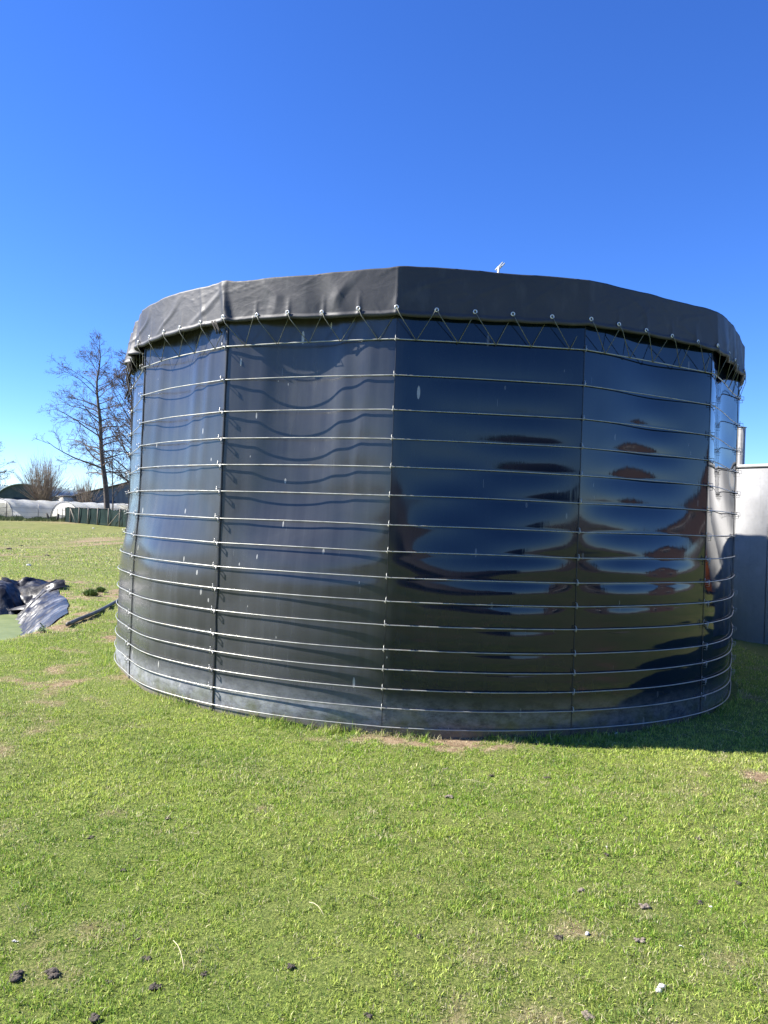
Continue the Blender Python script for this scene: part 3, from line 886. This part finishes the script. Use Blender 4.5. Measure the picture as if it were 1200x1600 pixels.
for px, py, s, lab in [
    (1029, 1546, .026, 'bright white lump of dry dropping at lower right'),
    (25, 1473, .016, 'small white chip near the left picture edge'),
    (917, 1462, .015, 'small whitish chip among dark crumbs at lower right'),
    (1112, 1419, .012, 'whitish chip beside a dark clod at right'),
    (1065, 1480, .010, 'tiny cream chip right of the grey brown clod'),
    (948, 1325, .010, 'tiny pale crumb above a dark clod right of centre'),
    (963, 1147, .030, 'grey white scrap lying in the shade at the tank foot'),
    (44, 884, .10, 'round white stone in the field above the pond'),
    (146, 826, .13, 'pale stone in front of the green netting fence'),
    (44, 906, .04, 'small white stone at the grassy edge above the pond')]:
    lump(px, py, s, 'p', lab, 'pale_stone', 'stone', 'pale bits on the grass', .6, 3)
strm = noisy('straw_stalk', [(.3, (.45, .38, .22)), (.7, (.66, .58, .38))], 30, .7)
for (x0, y0, x1, y1, lab) in [(270, 1487, 287, 1530, 'long bent pale straw standing in the lower left lawn'), (482, 1432, 505, 1452, 'split pale stalk lying left of centre low on the lawn'),
                              (722, 1226, 755, 1229, 'thin pale stalk lying on the lawn below the bare patch'), (1128, 1147, 1160, 1151, 'pale stalk lying in the tank shadow at right')]:
    a0, a1 = at(x0, y0), at(x1, y1); a0.z = gz(a0.x, a0.y) + .030; a1.z = gz(a1.x, a1.y) + .022
    md = (a0 + a1) / 2 + Vector((.006, .004, .008)); q1 = (a0 + md) / 2 + Vector((.003, 0, .003)); q2 = (a1 + md) / 2 + Vector((.001, 0, .002)); m = MB(); m.tube([a0, q1, md, q2, a1], [.0011, .0012, .0011, .001, .0008], 5)
    o = m.build('straw', strm, None, True, origin=tuple(a0)); tag(o, lab, 'straw', 'single stalks on the lawn')

# ------------------------------------------------------------------ bare trees
barkm = noisy('bark', [(.3, (.060, .048, .038)), (.7, (.13, .105, .085))], 4, .9)
twigm = noisy('twigs', [(.3, (.075, .055, .045)), (.7, (.14, .10, .08))], 3, .9)
twigg = noisy('willow_shoots', [(.3, (.13, .10, .075)), (.7, (.22, .175, .135))], 2, .9)
def chain(p, d, L, n, droop, wob, r_):
    pts = [p.copy()]; d = d.normalized()
    for i in range(n):
        d = (d + Vector((r_.gauss(0, wob), r_.gauss(0, wob), r_.gauss(0, wob) + droop))).normalized()
        p = p + d * (L / n); pts.append(p.copy())
    return pts, d
def branch(m, p, d, L, r, lvl, r_, droop, wob=.12, tips=None, twr=.02, kids=(7, 6, 5)):
    n = 6 if lvl == 0 else (4 if lvl == 1 else 3)
    pts, d1 = chain(p, d, L, n, droop, wob, r_)
    rad = np.linspace(r, max(r * .25, twr * .6), len(pts))
    m.tube([tuple(q) for q in pts], rad, 5 if lvl == 0 else 3, caps=False)
    if lvl >= 3 or L < .35:
        if tips is not None: tips.append(pts[-1]); tips.append(pts[-2])
        return
    k = kids[min(lvl, 2)]
    for i in range(k):
        s = (i + 1) / (k + .3) * .85 + .12; s = min(s + r_.uniform(-.05, .05), 1)
        fi = s * (len(pts) - 1); i0 = min(int(fi), len(pts) - 2); q = pts[i0].lerp(pts[i0 + 1], fi - i0)
        dd = (pts[i0 + 1] - pts[i0]).normalized()
        ax = Vector((r_.gauss(0, 1), r_.gauss(0, 1), r_.gauss(0, .6))).normalized()
        sd_ = (ax - dd * ax.dot(dd)).normalized()
        nd = (dd * r_.uniform(.55, 1.0) + sd_ * r_.uniform(.55, .95) + Vector((0, 0, .10))).normalized()
        branch(m, q, nd, L * r_.uniform(.32, .52) * (1.15 - .45 * s), max(r * .45 * (1 - s * .4), twr), lvl + 1, r_, droop * .7, wob * 1.2, tips, twr, kids)
def bare_tree(name, base, trunk, r0, limbs, label, seed, cat='tree', tw=.017, cones=.040, kids=(6, 5, 4), group=None, droop=-.02):
    r_ = random.Random(seed); root = empty(name, base); tag(root, label, cat, group)
    tp = np.array([[q.x - base.x, q.y - base.y, q.z - base.z] for q in trunk])
    s = np.linspace(0, len(tp) - 1, 30); P = np.array([[np.interp(q, range(len(tp)), tp[:, c]) for c in range(3)] for q in s])
    P[:, 0] += .07 * np.sin(s * 3.0)
    m = MB(); rad = r0 * (1 - np.linspace(0, 1, 30) ** .8) + tw; rad[0] *= 1.35
    m.tube(P, rad, 9); m.build('trunk', barkm, root, True)
    c = MB(); tips = []
    for h, az, el, L in limbs:
        q = Vector((np.interp(h, P[:, 2], P[:, 0]), np.interp(h, P[:, 2], P[:, 1]), h))
        rr = float(np.interp(h, P[:, 2], rad)) * .42
        d = Vector((math.cos(az) * math.cos(el), math.sin(az) * math.cos(el), math.sin(el)))
        branch(c, q, d, L, rr, 0, r_, droop, .10, tips, tw, kids)
    if cones:
        for q in tips:
            for e in range(1):
                a = q + Vector((r_.gauss(0, .12), r_.gauss(0, .12), r_.gauss(0, .12))); sz = cones * r_.uniform(.5, 1)
                c.add([a + Vector((sz, 0, 0)), a + Vector((-sz * .5, sz * .8, 0)), a + Vector((-sz * .5, -sz * .8, 0)), a + Vector((0, 0, -sz * 1.8))], None, [[0, 1, 2], [0, 3, 1], [1, 3, 2], [2, 3, 0]])
    c.build('crown', twigm, root)
    return root
D1 = 76
trk = [at(168, 806, depth=D1), at(164, 750, depth=D1), at(158, 690, depth=D1), at(154, 640, depth=D1), at(152, 595, depth=D1), at(156, 555, depth=D1), at(157, 528, depth=D1)]
base = trk[0].copy(); base.z = gz(base.x, base.y) - .1; trk[0].z = base.z
hts = []
rr = random.Random(5)
HT = trk[-1].z - base.z
for i in range(46):
    s = .26 + .74 * (i / 45) ** .95; h = s * HT * .985
    az = (PI if i % 2 == 0 else 0) + rr.gauss(0, .75)
    leftward = math.cos(az) < 0
    env = np.interp(s, [.2, .3, .45, .6, .75, .9, 1.0], [3.6, 5.6, 5.6, 5.0, 4.2, 2.6, .9])
    L = env * (1.0 if leftward else .66) * rr.uniform(.7, 1.08)
    el = np.interp(s, [.2, .5, .8, 1], [.25, .5, .7, 1.2]) + rr.gauss(0, .08)
    hts.append((h, az, el, L))
bare_tree('bare_tree', base, trk, .30, hts, 'tall bare tree with one straight trunk and arching limbs, behind the green netting fence', 11, tw=.012, cones=.028, droop=-.045)
D2 = 84
trk = [at(214, 806, depth=D2), at(210, 720, depth=D2), at(206, 650, depth=D2), at(204, 600, depth=D2), at(202, 565, depth=D2)]
base = trk[0].copy(); base.z = gz(base.x, base.y) - .1; trk[0].z = base.z
HT = trk[-1].z - base.z; hts = []
for i in range(34):
    s = .18 + .80 * i / 33; az = PI + rr.gauss(0, 1.1); L = np.interp(s, [.1, .3, .6, .9, 1], [6.5, 7.0, 5.5, 3.0, 1.5]) * rr.uniform(.7, 1.05)
    hts.append((s * HT, az, np.interp(s, [.1, .6, 1], [.55, .9, 1.3]), L))
bare_tree('bare_tree', base, trk, .26, hts, 'bare tree with steep forking branches, half hidden by the left edge of the tank', 13, tw=.020, cones=.035)
D3 = 74
trk = [at(175, 806, depth=D3), at(176, 760, depth=D3), at(177, 700, depth=D3), at(175, 668, depth=D3)]
base = trk[0].copy(); base.z = gz(base.x, base.y) - .1; trk[0].z = base.z
HT = trk[-1].z - base.z; hts = [((.25 + .7 * i / 13) * HT, rr.uniform(0, 2 * PI), .9, 2.6 * (1.1 - .6 * i / 13)) for i in range(14)]
bare_tree('bare_sapling', base, trk, .07, hts, 'thin bare sapling beside the trunk of the tall tree', 17, kids=(5, 4, 3), tw=.014, cones=.03)
D4 = 78
trk = [at(-62, 800, depth=D4), at(-60, 740, depth=D4), at(-62, 680, depth=D4), at(-64, 640, depth=D4)]
base = trk[0].copy(); base.z = gz(base.x, base.y) - .1; trk[0].z = base.z
HT = trk[-1].z - base.z; hts = [((.3 + .68 * i / 21) * HT, rr.uniform(-1.2, 1.2) + (0 if i % 2 else PI), .35, np.interp(i / 21, [0, .4, 1], [4.2, 4.4, 1.5])) for i in range(22)]
bare_tree('bare_tree', base, trk, .2, hts, 'bare tree outside the left picture edge, only its twig ends reaching in', 19)
# pollard willows: stubby trunk and fan of straight shoots
def willow(px, D, topy, spread, n, label, seed, mt=None):
    r_ = random.Random(seed); b = at(px, 800, depth=D); b.z = gz(b.x, b.y) - .05
    root = empty('pollard_willow', b); tag(root, label, 'tree', 'bushy willows behind the tunnels')
    H = at(px, topy, depth=D).z - b.z
    m = MB(); m.tube([(0, 0, 0), (.05, 0, H * .15), (0, 0, H * .28)], [.5, .42, .6], 9); m.build('trunk', barkm, root, True)
    c = MB()
    for i in range(n):
        a = r_.uniform(0, 2 * PI); e = abs(r_.gauss(0, .6)); e = min(e, 1.25)
        d = Vector((math.cos(a) * math.sin(e) * spread, math.sin(a) * math.sin(e) * spread, math.cos(e) + .15)).normalized()
        L = H * .78 * r_.uniform(.6, 1.0) * (1 - .25 * e)
        p = Vector((math.cos(a) * .4, math.sin(a) * .4, H * .22 + r_.uniform(0, .3)))
        pts, _ = chain(p, d, L, 5, .05, .05, r_)
        c.tube([tuple(q) for q in pts], np.linspace(.030, .008, 6), 3, caps=False)
        for e2 in range(4):
            q = pts[r_.randint(1, 4)]; dd = (d + Vector((r_.gauss(0, .3), r_.gauss(0, .3), r_.gauss(0, .2)))).normalized()
            p2, _ = chain(q, dd, L * r_.uniform(.2, .45), 3, .05, .06, r_); c.tube([tuple(q2) for q2 in p2], np.linspace(.012, .006, 4), 3, caps=False)
    c.build('crown', mt or twigg, root)
willow(66, 92, 712, 1.1, 270, 'wide fan shaped pollard willow behind the white tunnels', 31)
willow(132, 104, 742, 1.25, 90, 'low sparse brown shrub in front of the grey barn roof', 33)

# ------------------------------------------------------------------ polytunnels
film = mat('tunnel_film', (.80, .80, .77), .35); t = NT(film)
v = t.coord('Object'); t.l(t.ramp(t.noise(v, 1.5, 5), [(.3, (.62, .62, .59)), (.7, (.86, .86, .83))]), t.b.inputs['Base Color'])
tr = t.n('ShaderNodeBsdfTranslucent'); tr.inputs['Color'].default_value = (.9, .88, .80, 1)
mx = t.n('ShaderNodeMixShader'); mx.inputs[0].default_value = .55
t.l(t.b.outputs[0], mx.inputs[1]); t.l(tr.outputs[0], mx.inputs[2]); t.l(mx.outputs[0], t.t.nodes['Material Output'].inputs['Surface'])
filmend = mat('tunnel_end_film', (.55, .55, .52), .4); t = NT(filmend)
v = t.coord('Object'); t.l(t.ramp(t.noise(v, 1.2, 5), [(.35, (.14, .15, .13)), (.7, (.34, .34, .31))]), t.b.inputs['Base Color'])
tp = t.n('ShaderNodeBsdfTransparent'); mx = t.n('ShaderNodeMixShader'); mx.inputs[0].default_value = .55
t.l(t.b.outputs[0], mx.inputs[1]); t.l(tp.outputs[0], mx.inputs[2]); t.l(mx.outputs[0], t.t.nodes['Material Output'].inputs['Surface'])
hoopm = noisy('tunnel_hoop', [(.3, (.10, .10, .10)), (.7, (.18, .18, .17))], 8, .5, metal=.5)
def tunnel(px, D, width, H, length, az, label):
    b = at(px, 812, depth=D); b.z = gz(b.x, b.y) - .02
    root = empty('polytunnel', b, az); tag(root, label, 'polytunnel', 'white polytunnels beyond the field')
    nb = int(length / 1.9); a = np.linspace(0, PI, 25)
    G = []
    for i in range(nb * 6 + 1):
        y = i / 6 * (length / nb); bul = abs(math.sin(PI * i / 6)); k = 1 - .045 * (1 - bul) + .012 * random.uniform(-1, 1)
        G.append(np.stack([np.full(25, y), -np.cos(a) * width / 2 * k, np.sin(a) ** .85 * H * k], -1))
    m = MB(); m.grid(np.array(G)); m.build('cover_film', film, root, True)
    m = MB(); pts = np.stack([np.full(25, .03), -np.cos(a) * width / 2 * .99, np.sin(a) ** .85 * H * .99], -1)
    m.poly(pts); m.build('end_film', filmend, root)
    m = MB(); m.tube(np.stack([np.full(25, -.03), -np.cos(a) * width / 2 * 1.01, np.sin(a) ** .85 * H * 1.01], -1), .035, 5)
    for s_ in (-.28, .28): m.tube([(-.02, s_ * width, 0), (-.02, s_ * width * .9, H * .82)], .025, 5)
    m.tube([(-.02, -.28 * width, H * .55), (-.02, .28 * width, H * .55)], .02, 5)
    m.build('end_frame', hoopm, root, True)
AZ = R_(54)
tunnel(-2, 80, 5.6, 2.05, 44, AZ, 'white polytunnel at the left picture edge, its hooped end in front')
tunnel(101, 80, 5.2, 1.95, 44, AZ, 'white polytunnel whose hooped end shows left of the netting fence')
tunnel(-84, 79, 4.9, 2.05, 40, AZ, 'white polytunnel beyond the left edge, only its back showing above')
tunnel(190, 84, 4.6, 2.0, 30, AZ, 'white polytunnel mostly hidden behind the netting fence and tank')

# ------------------------------------------------------------------ fences
net = mat('green_net', (.02, .045, .04), .9, spec=.08); t = NT(net)
v = t.coord('Object'); t.l(t.ramp(t.noise(v, 1.0, 6, .7), [(.3, (.008, .016, .015)), (.6, (.014, .030, .027)), (.8, (.035, .055, .045))]), t.b.inputs['Base Color'])
tp = t.n('ShaderNodeBsdfTransparent'); mx = t.n('ShaderNodeMixShader'); mx.inputs[0].default_value = .05
t.l(t.b.outputs[0], mx.inputs[1]); t.l(tp.outputs[0], mx.inputs[2]); t.l(mx.outputs[0], t.t.nodes['Material Output'].inputs['Surface'])
wood = noisy('grey_wood', [(.3, (.12, .105, .08)), (.7, (.24, .215, .17))], 12, .85)
darkwood = noisy('dark_wood', [(.3, (.03, .028, .024)), (.7, (.07, .06, .05))], 12, .85)
F0 = at(101, 817); F1 = at(197, 825)
fd = (F1 - F0); fl = math.hypot(fd.x, fd.y); fang = math.atan2(fd.y, fd.x)
fence = empty('netting_fence', (F0.x, F0.y, gz(F0.x, F0.y)), fang)
tag(fence, 'dark green windbreak netting on wooden posts at the end of the field', 'fence')
NX = 60; G = []
for i in range(NX + 1):
    s = i / NX * (fl + 3); h = 1.36 + .05 * math.sin(s * 2.1) + random.uniform(-.05, .05)
    G.append([(s, .04 + .05 * math.sin(s * 3 + q * 3), h * q) for q in np.linspace(0, 1, 6)])
G0 = [[(-.2 + .05 * math.sin(q * 5), .04 + s_ * 1.5, 1.36 * q) for q in np.linspace(0, 1, 6)] for s_ in np.linspace(3, 0.02, 8)]
m = MB(); m.grid(np.array(G)); m.grid(np.array(G0)); m.build('netting', net, fence, True)
for px in (112, 127, 142, 157, 173, 189):
    s = fl * (px - 101) / 96
    m = MB(); m.tube([(s, -.08, -.1), (s + .02, -.08, 1.45)], [.065, .055], 7); m.build('fence_post', wood, fence, True)
for s, d in ((fl * .12, 1.9), (fl * .93, -1.9)):
    m = MB(); m.tube([(s, -.1, 1.25), (s + d, -.3, 0)], .035, 6); m.build('brace', wood, fence, True)
m = MB()
for z in (1.43,): m.tube([(0, -.02, z), (fl * .5, -.02, z - .03), (fl, -.02, z)], .02, 5)
m.build('top_rail', darkwood, fence)
# wire fence to its left
A0 = at(-40, 812.5); A1 = at(97, 816.5); wf = empty('wire_fence', (A0.x, A0.y, gz(A0.x, A0.y)), math.atan2(A1.y - A0.y, A1.x - A0.x))
tag(wf, 'thin wire fence on slender posts in front of the white tunnels', 'fence')
wl2 = math.hypot(A1.x - A0.x, A1.y - A0.y)
for px in (-30, 8, 58, 97):
    s = wl2 * (px + 40) / 137; m = MB(); m.tube([(s, 0, -.1), (s, 0, 1.65)], .035, 6); m.build('fence_post', hoopm if px != 8 else darkwood, wf, True)
m = MB()
for z in (.4, .8, 1.2): m.tube([(0, 0, z), (wl2, 0, z)], .007, 4)
m.build('wire', hoopm, wf)
for px, py, ang, lab in ((78, 815, -.35, 'short dark broken post leaning left in front of the tunnels'), (89, 815, .12, 'short dark broken post standing just left of the netting fence')):
    b = at(px, py + 1); m = MB(); m.tube([(0, 0, -.1), (ang * .5, 0, .35), (ang, 0, .72)], [.13, .11, .09], 7)
    o = m.build('post_stub', darkwood, None, True); o.location = (b.x, b.y, gz(b.x, b.y)); tag(o, lab, 'post')
# weeds along the fence line
m = MB(); r_ = random.Random(3)
for i in range(5000):
    px = r_.uniform(-60, 105); py = 812 + (px + 60) * .022 + r_.uniform(-2.2, 1.5); b = at(px, py); hh = r_.uniform(.08, .42) * (.4 + vnoise(px * .15, 1, 3))
    a = Vector((r_.gauss(0, .12), r_.gauss(0, .12), hh)); s_ = Vector((.035, 0, 0)); b.z = gz(b.x, b.y)
    m.add([b - s_, b + s_, b + a], None, [[0, 1, 2]])
o = m.build('rough_grass', noisy('rough_green', [(.3, (.05, .075, .02)), (.7, (.17, .19, .06))], 2, .9)); tag(o, 'rough taller grass along the wire fence by the tunnels', 'grass', kind='stuff')

# ------------------------------------------------------------------ barns
dgreen = noisy('dark_green_sheet', [(.3, (.028, .05, .043)), (.7, (.05, .075, .065))], 1.5, .6)
lgreen = noisy('pale_green_roof', [(.3, (.22, .30, .25)), (.7, (.34, .42, .36))], .8, .5)
b = at(34, 800, depth=118); b.z = gz(b.x, b.y)
nis = empty('round_barn', b, R_(8)); tag(nis, 'round roofed dark green barn behind the willow at left', 'barn')
Hh = at(34, 756, depth=118).z - b.z; a = np.linspace(0, PI, 25); Wd = 9.0
arc = lambda y, k=1: np.stack([np.cos(a) * Wd / 2 * k, np.full(25, y), np.sin(a) ** .8 * Hh * k], -1)
m = MB(); m.grid(np.array([arc(y) for y in np.linspace(0, 26, 14)])); m.build('roof', lgreen, nis, True)
m = MB(); m.poly(arc(.25, .985)); m.build('end_wall', dgreen, nis)
m = MB(); m.tube(arc(-.02, 1.0), .09, 5); m.build('verge', lgreen, nis)
m = MB(); m.box((0, .20, 1.3), (2.8, .06, 2.6)); m.build('door', noisy('barn_door', [(.3, (.02, .035, .03)), (.7, (.035, .05, .045))], 3, .7), nis)
b = at(-58, 800, depth=120); b.z = gz(b.x, b.y)
nis2 = empty('round_barn', b, R_(8)); tag(nis2, 'round barn with pale green roof at the left picture edge', 'barn')
m = MB(); m.grid(np.array([arc(y) for y in np.linspace(0, 26, 14)])); m.build('roof', lgreen, nis2, True)
m = MB(); m.poly(arc(.25, .985)); m.build('end_wall', lgreen, nis2)
# low grey barn
DB = 125
e0 = at(104, 778, depth=DB); ap = at(212, 752, depth=DB)
b = Vector((e0.x, DB, 0)); b.z = gz(b.x, b.y)
hw = ap.x - e0.x; ez = e0.z - b.z; az_ = ap.z - b.z
barn = empty('low_barn', b); tag(barn, 'long low barn with grey fibre cement roof and blue grey gable behind the bare tree', 'barn')
slate = noisy('slate_cladding', [(.3, (.075, .095, .12)), (.7, (.13, .155, .185))], .7, .6, cscale=(3, 1, .4))
roofm = noisy('old_cement_roof', [(.3, (.10, .085, .075)), (.55, (.16, .14, .125)), (.8, (.24, .21, .19))], .8, .85, cscale=(1, 2.5, 1))
m = MB(); m.poly([(0, 0, -.2), (2 * hw, 0, -.2), (2 * hw, 0, ez), (hw, 0, az_), (0, 0, ez)]); m.build('gable_wall', slate, barn)
m = MB(); ang = -.62; Lr = 34
off = Vector((-math.tan(.62) * Lr * .55, Lr, 0))
for x0, z0, x1, z1 in ((-.4, ez - .1, hw, az_), (hw, az_, 2 * hw + .4, ez - .1)):
    m.poly([(x0, -.35, z0 + .1), (x1, -.35, z1 + .1), (x1 + off.x, off.y, z1 + .1), (x0 + off.x, off.y, z0 + .1)])
    m.poly([(x0, -.35, z0 + .02), (x0 + off.x, off.y, z0 + .02), (x1 + off.x, off.y, z1 + .02), (x1, -.35, z1 + .02)])
m.build('roof', roofm, barn)
m = MB(); m.tube([(-.4, -.40, ez + .0), (hw, -.40, az_ + .1)], .10, 4); m.tube([(hw, -.40, az_ + .1), (2 * hw + .4, -.40, ez)], .10, 4); m.build('verge', darkwood, barn)
m = MB(); m.poly([(0, 0, -.2), (0, 0, ez), (off.x, off.y, ez), (off.x, off.y, -.2)]); m.build('side_wall', slate, barn)
for xx in (3.6, 7.0):
    m = MB(); m.box((xx, -.05, 1.3), (1.9, .06, 2.9)); m.build('door', noisy('barn_door_grey', [(.3, (.05, .065, .09)), (.7, (.08, .10, .13))], 3, .6), barn)
# little cream shed against it
s0 = at(86, 790, depth=122); sh_ = empty('small_shed', (s0.x, 122, gz(s0.x, 122)))
tag(sh_, 'small cream shed with pale roof against the left end of the grey barn', 'shed')
cream = noisy('cream_render', [(.3, (.48, .45, .38)), (.7, (.60, .57, .50))], 3, .8)
ht = at(86, 776, depth=122).z; m = MB(); m.box((1.0, 1.5, ht / 2), (2.0, 3, ht)); m.build('wall', cream, sh_)
m = MB(); m.box((1.0, 1.4, ht + .16), (2.4, 3.4, .09), Matrix.Rotation(R_(-7), 4, 'Y')); m.build('roof', pale, sh_)
m = MB(); m.box((.6, -.03, .9), (.8, .05, 1.8)); m.build('door', darkwood, sh_)

# ------------------------------------------------------------------ far wood
m = MB(); r_ = random.Random(9)
for i in range(9000):
    azm = r_.uniform(-.62, .62) if i < 6500 else r_.uniform(.62, 5.66)
    D = r_.uniform(290, 360) if i < 6500 else r_.uniform(130, 190)
    x = math.sin(azm) * D; y = math.cos(azm) * D
    hh = (6.0 + 5.5 * float(fbm(azm * 26, D * .01, 5, 3))) * r_.uniform(.55, 1.0) * (1 if i < 6500 else .72)
    p = Vector((x, y, -.3)); lean = Vector((r_.gauss(0, .9), r_.gauss(0, .9), hh)); side = Vector((math.cos(azm), -math.sin(azm), 0)) * r_.uniform(.5, 1.7)
    q = p + lean * .55
    m.add([p, q + side, p + lean, q - side], None, [[0, 1, 2], [0, 2, 3]])
o = m.build('far_wood', noisy('far_twigs', [(.3, (.13, .125, .12)), (.7, (.20, .185, .17))], .08, 1.0)); tag(o, 'bare grey brown wood along the horizon', 'wood', kind='stuff')

# ------------------------------------------------------------------ what the tank mirrors: yard behind the photographer
brick = mat('brick_red', rough=.9, spec=.1); t = NT(brick)
bt = t.n('ShaderNodeTexBrick'); t.l(t.coord('Object'), bt.inputs['Vector'])
bt.inputs['Color1'].default_value = (.12, .042, .030, 1); bt.inputs['Color2'].default_value = (.085, .034, .027, 1); bt.inputs['Mortar'].default_value = (.16, .13, .11, 1); bt.inputs['Scale'].default_value = 4
t.l(bt.outputs['Color'], t.b.inputs['Base Color'])
tiles = noisy('roof_tiles', [(.3, (.05, .045, .045)), (.7, (.10, .085, .08))], 4, .7)
glass = mat('window_glass', (.03, .04, .05), .08)
wht = noisy('white_frame', [(.3, (.68, .68, .66)), (.7, (.78, .78, .76))], 5, .5)
def house(name, loc, rz, Lx, Ly, He, Hr, label, wins, wallm, cat='house'):
    root = empty(name, loc, rz); tag(root, label, cat)
    m = MB(); x, y = Lx / 2, Ly / 2
    for s_ in (-1, 1):
        m.poly([(-x, s_ * y, -.2), (x, s_ * y, -.2), (x, s_ * y, He), (-x, s_ * y, He)])
        m.poly([(s_ * x, -y, -.2), (s_ * x, y, -.2), (s_ * x, y, He), (s_ * x, 0, Hr), (s_ * x, -y, He)])
    m.build('wall', wallm, root)
    rf = MB()
    for s_ in (-1, 1):
        ov = .35; k = (Hr - He) / y
        rf.add([(-x - ov, s_ * (y + ov), He - k * ov + .05), (x + ov, s_ * (y + ov), He - k * ov + .05), (x + ov, 0, Hr + .05), (-x - ov, 0, Hr + .05),
                (-x - ov, s_ * (y + ov), He - k * ov + .2), (x + ov, s_ * (y + ov), He - k * ov + .2), (x + ov, 0, Hr + .2), (-x - ov, 0, Hr + .2)],
               [[0, 1, 2, 3], [4, 7, 6, 5], [0, 4, 5, 1], [0, 3, 7, 4], [1, 5, 6, 2]])
    r0 = rf.build('roof', tiles, root)
    if cat == 'house':
        m = MB(); m.box((x * .6, .3, Hr + .4), (.7, .7, 1.6)); m.build('chimney', brick, r0)
    for s_, u_, z_, w_, h_ in wins:
        if s_ in (-1, 1): c = (u_, s_ * (y + .02), z_); sz = (w_, .08, h_); gs = (w_ - .2, .10, h_ - .2)
        else: c = ((s_ / 2) * (x + .02), u_, z_); sz = (.08, w_, h_); gs = (.10, w_ - .2, h_ - .2)
        m = MB(); m.box(c, sz); f_ = m.build('window', wht, root); m = MB(); m.box(c, gs); m.build('pane', glass, f_)
    return root
house('brick_house', (31, -21, 0), R_(38), 11, 7.5, 4.6, 8.2, 'red brick farmhouse with dark tiled roof, mirrored in the right half of the tank',
      [(1, -3.4, 1.5, 1.3, 1.5), (1, 0, 1.5, 1.3, 1.5), (1, 3.2, 1.5, 1.3, 1.5), (1, -2.6, 3.7, 1.0, 1.1), (1, 2.6, 3.7, 1.0, 1.1), (-2, 0, 1.6, 1.4, 1.5), (-2, -.2, 5.4, 1.0, 1.2)], brick)
house('brick_stable', (9, -46, 0), R_(8), 34, 6.5, 2.7, 5.0, 'low brick stable with dark roof, mirrored as a brown band in the tank',
      [(1, q, 1.4, 1.0, 1.0) for q in (-7, -3.5, 0, 3.5, 7)], brick, 'stable')
house('brick_barn', (47, 0.5, 0), R_(-6), 13, 9, 3.2, 6.6, 'sunlit red brick barn to the right, its tall gable mirrored beside the last seam',
      [(-2, -2.4, 1.6, 1.2, 1.4), (-2, 2.4, 1.6, 1.2, 1.4), (-2, 0, 4.6, 1.0, 1.1)], brick, 'barn')
ever = noisy('evergreen_leaf', [(.3, (.018, .035, .012)), (.7, (.045, .075, .025))], 3, .7)
def bushtree(loc, H, Rr, label, seed):
    r_ = np.random.default_rng(seed); root = empty('leafy_tree', loc); tag(root, label, 'tree', 'trees behind the camera mirrored in the tank')
    m = MB(); m.tube([(0, 0, 0), (.1, 0, H * .35), (0, .1, H * .8)], [.25, .2, .08], 8); m.build('trunk', barkm, root, True)
    n = 5000; cl = r_.normal(0, 1, (26, 3)); cl /= np.linalg.norm(cl, axis=1)[:, None]; cl *= r_.uniform(.2, 1, (26, 1)) ** .5
    c = cl[r_.integers(0, 26, n)] * np.array([Rr, Rr, H * .36]) * .8 + np.array([0, 0, H * .62]) + r_.normal(0, .22 * Rr * .7, (n, 3))
    a = r_.normal(0, 1, (n, 3)); a /= np.linalg.norm(a, axis=1)[:, None]; b_ = r_.normal(0, 1, (n, 3)); b_ /= np.linalg.norm(b_, axis=1)[:, None]
    V = np.stack([c, c + a * .28, c + b_ * .28], 1).reshape(-1, 3)
    mesh_np('crown', V, np.arange(n * 3).reshape(-1, 3), ever, root)
for x, y, H, r0, sd_, lab in ((-8, -70, 8.5, 3.2, 1, 'round dark evergreen tree left of the stable behind the camera'), (-16, -60, 7, 2.6, 2, 'smaller dark evergreen at the far left behind the camera'),
                              (2, -84, 8, 4.2, 3, 'tall dark tree above the stable roof behind the camera'), (26, -78, 9, 4.4, 4, 'broad dark tree between stable and farmhouse behind the camera'), (-42, -30, 8, 3.2, 5, 'bushy tree at the yard edge behind the camera on the left')):
    bushtree((x, y, 0), H, r0, lab, sd_)
# orange skip on the yard to the right, seen only as a reflection
org = noisy('orange_paint', [(.3, (.42, .10, .015)), (.7, (.55, .14, .02))], 6, .45)
sk = empty('waste_skip', (16.5, 12.6, 0), R_(70)); tag(sk, 'orange steel skip on the yard, mirrored at the right edge of the tank', 'skip')
m = MB(); Vb = [(-1.5, -.8, .25), (1.5, -.8, .25), (1.5, .8, .25), (-1.5, .8, .25), (-2.1, -.9, 1.6), (2.1, -.9, 1.6), (2.1, .9, 1.6), (-2.1, .9, 1.6)]
m.add(Vb, [[0, 3, 2, 1], [0, 1, 5, 4], [1, 2, 6, 5], [2, 3, 7, 6], [3, 0, 4, 7]]); m.build('body', org, sk)
m = MB(); P = [Vb[4], Vb[5], Vb[6], Vb[7]]
for i in range(4): m.tube([P[i], P[(i + 1) % 4]], .05, 6)
for x in (-1, 0, 1): m.box((x, -.90, .95), (.10, .10, 1.25))
m.build('rim', org, sk)
m = MB()
for x in (-1.1, 1.1): m.box((x, 0, .12), (.15, 1.7, .25))
m.build('skid', darkwood, sk)
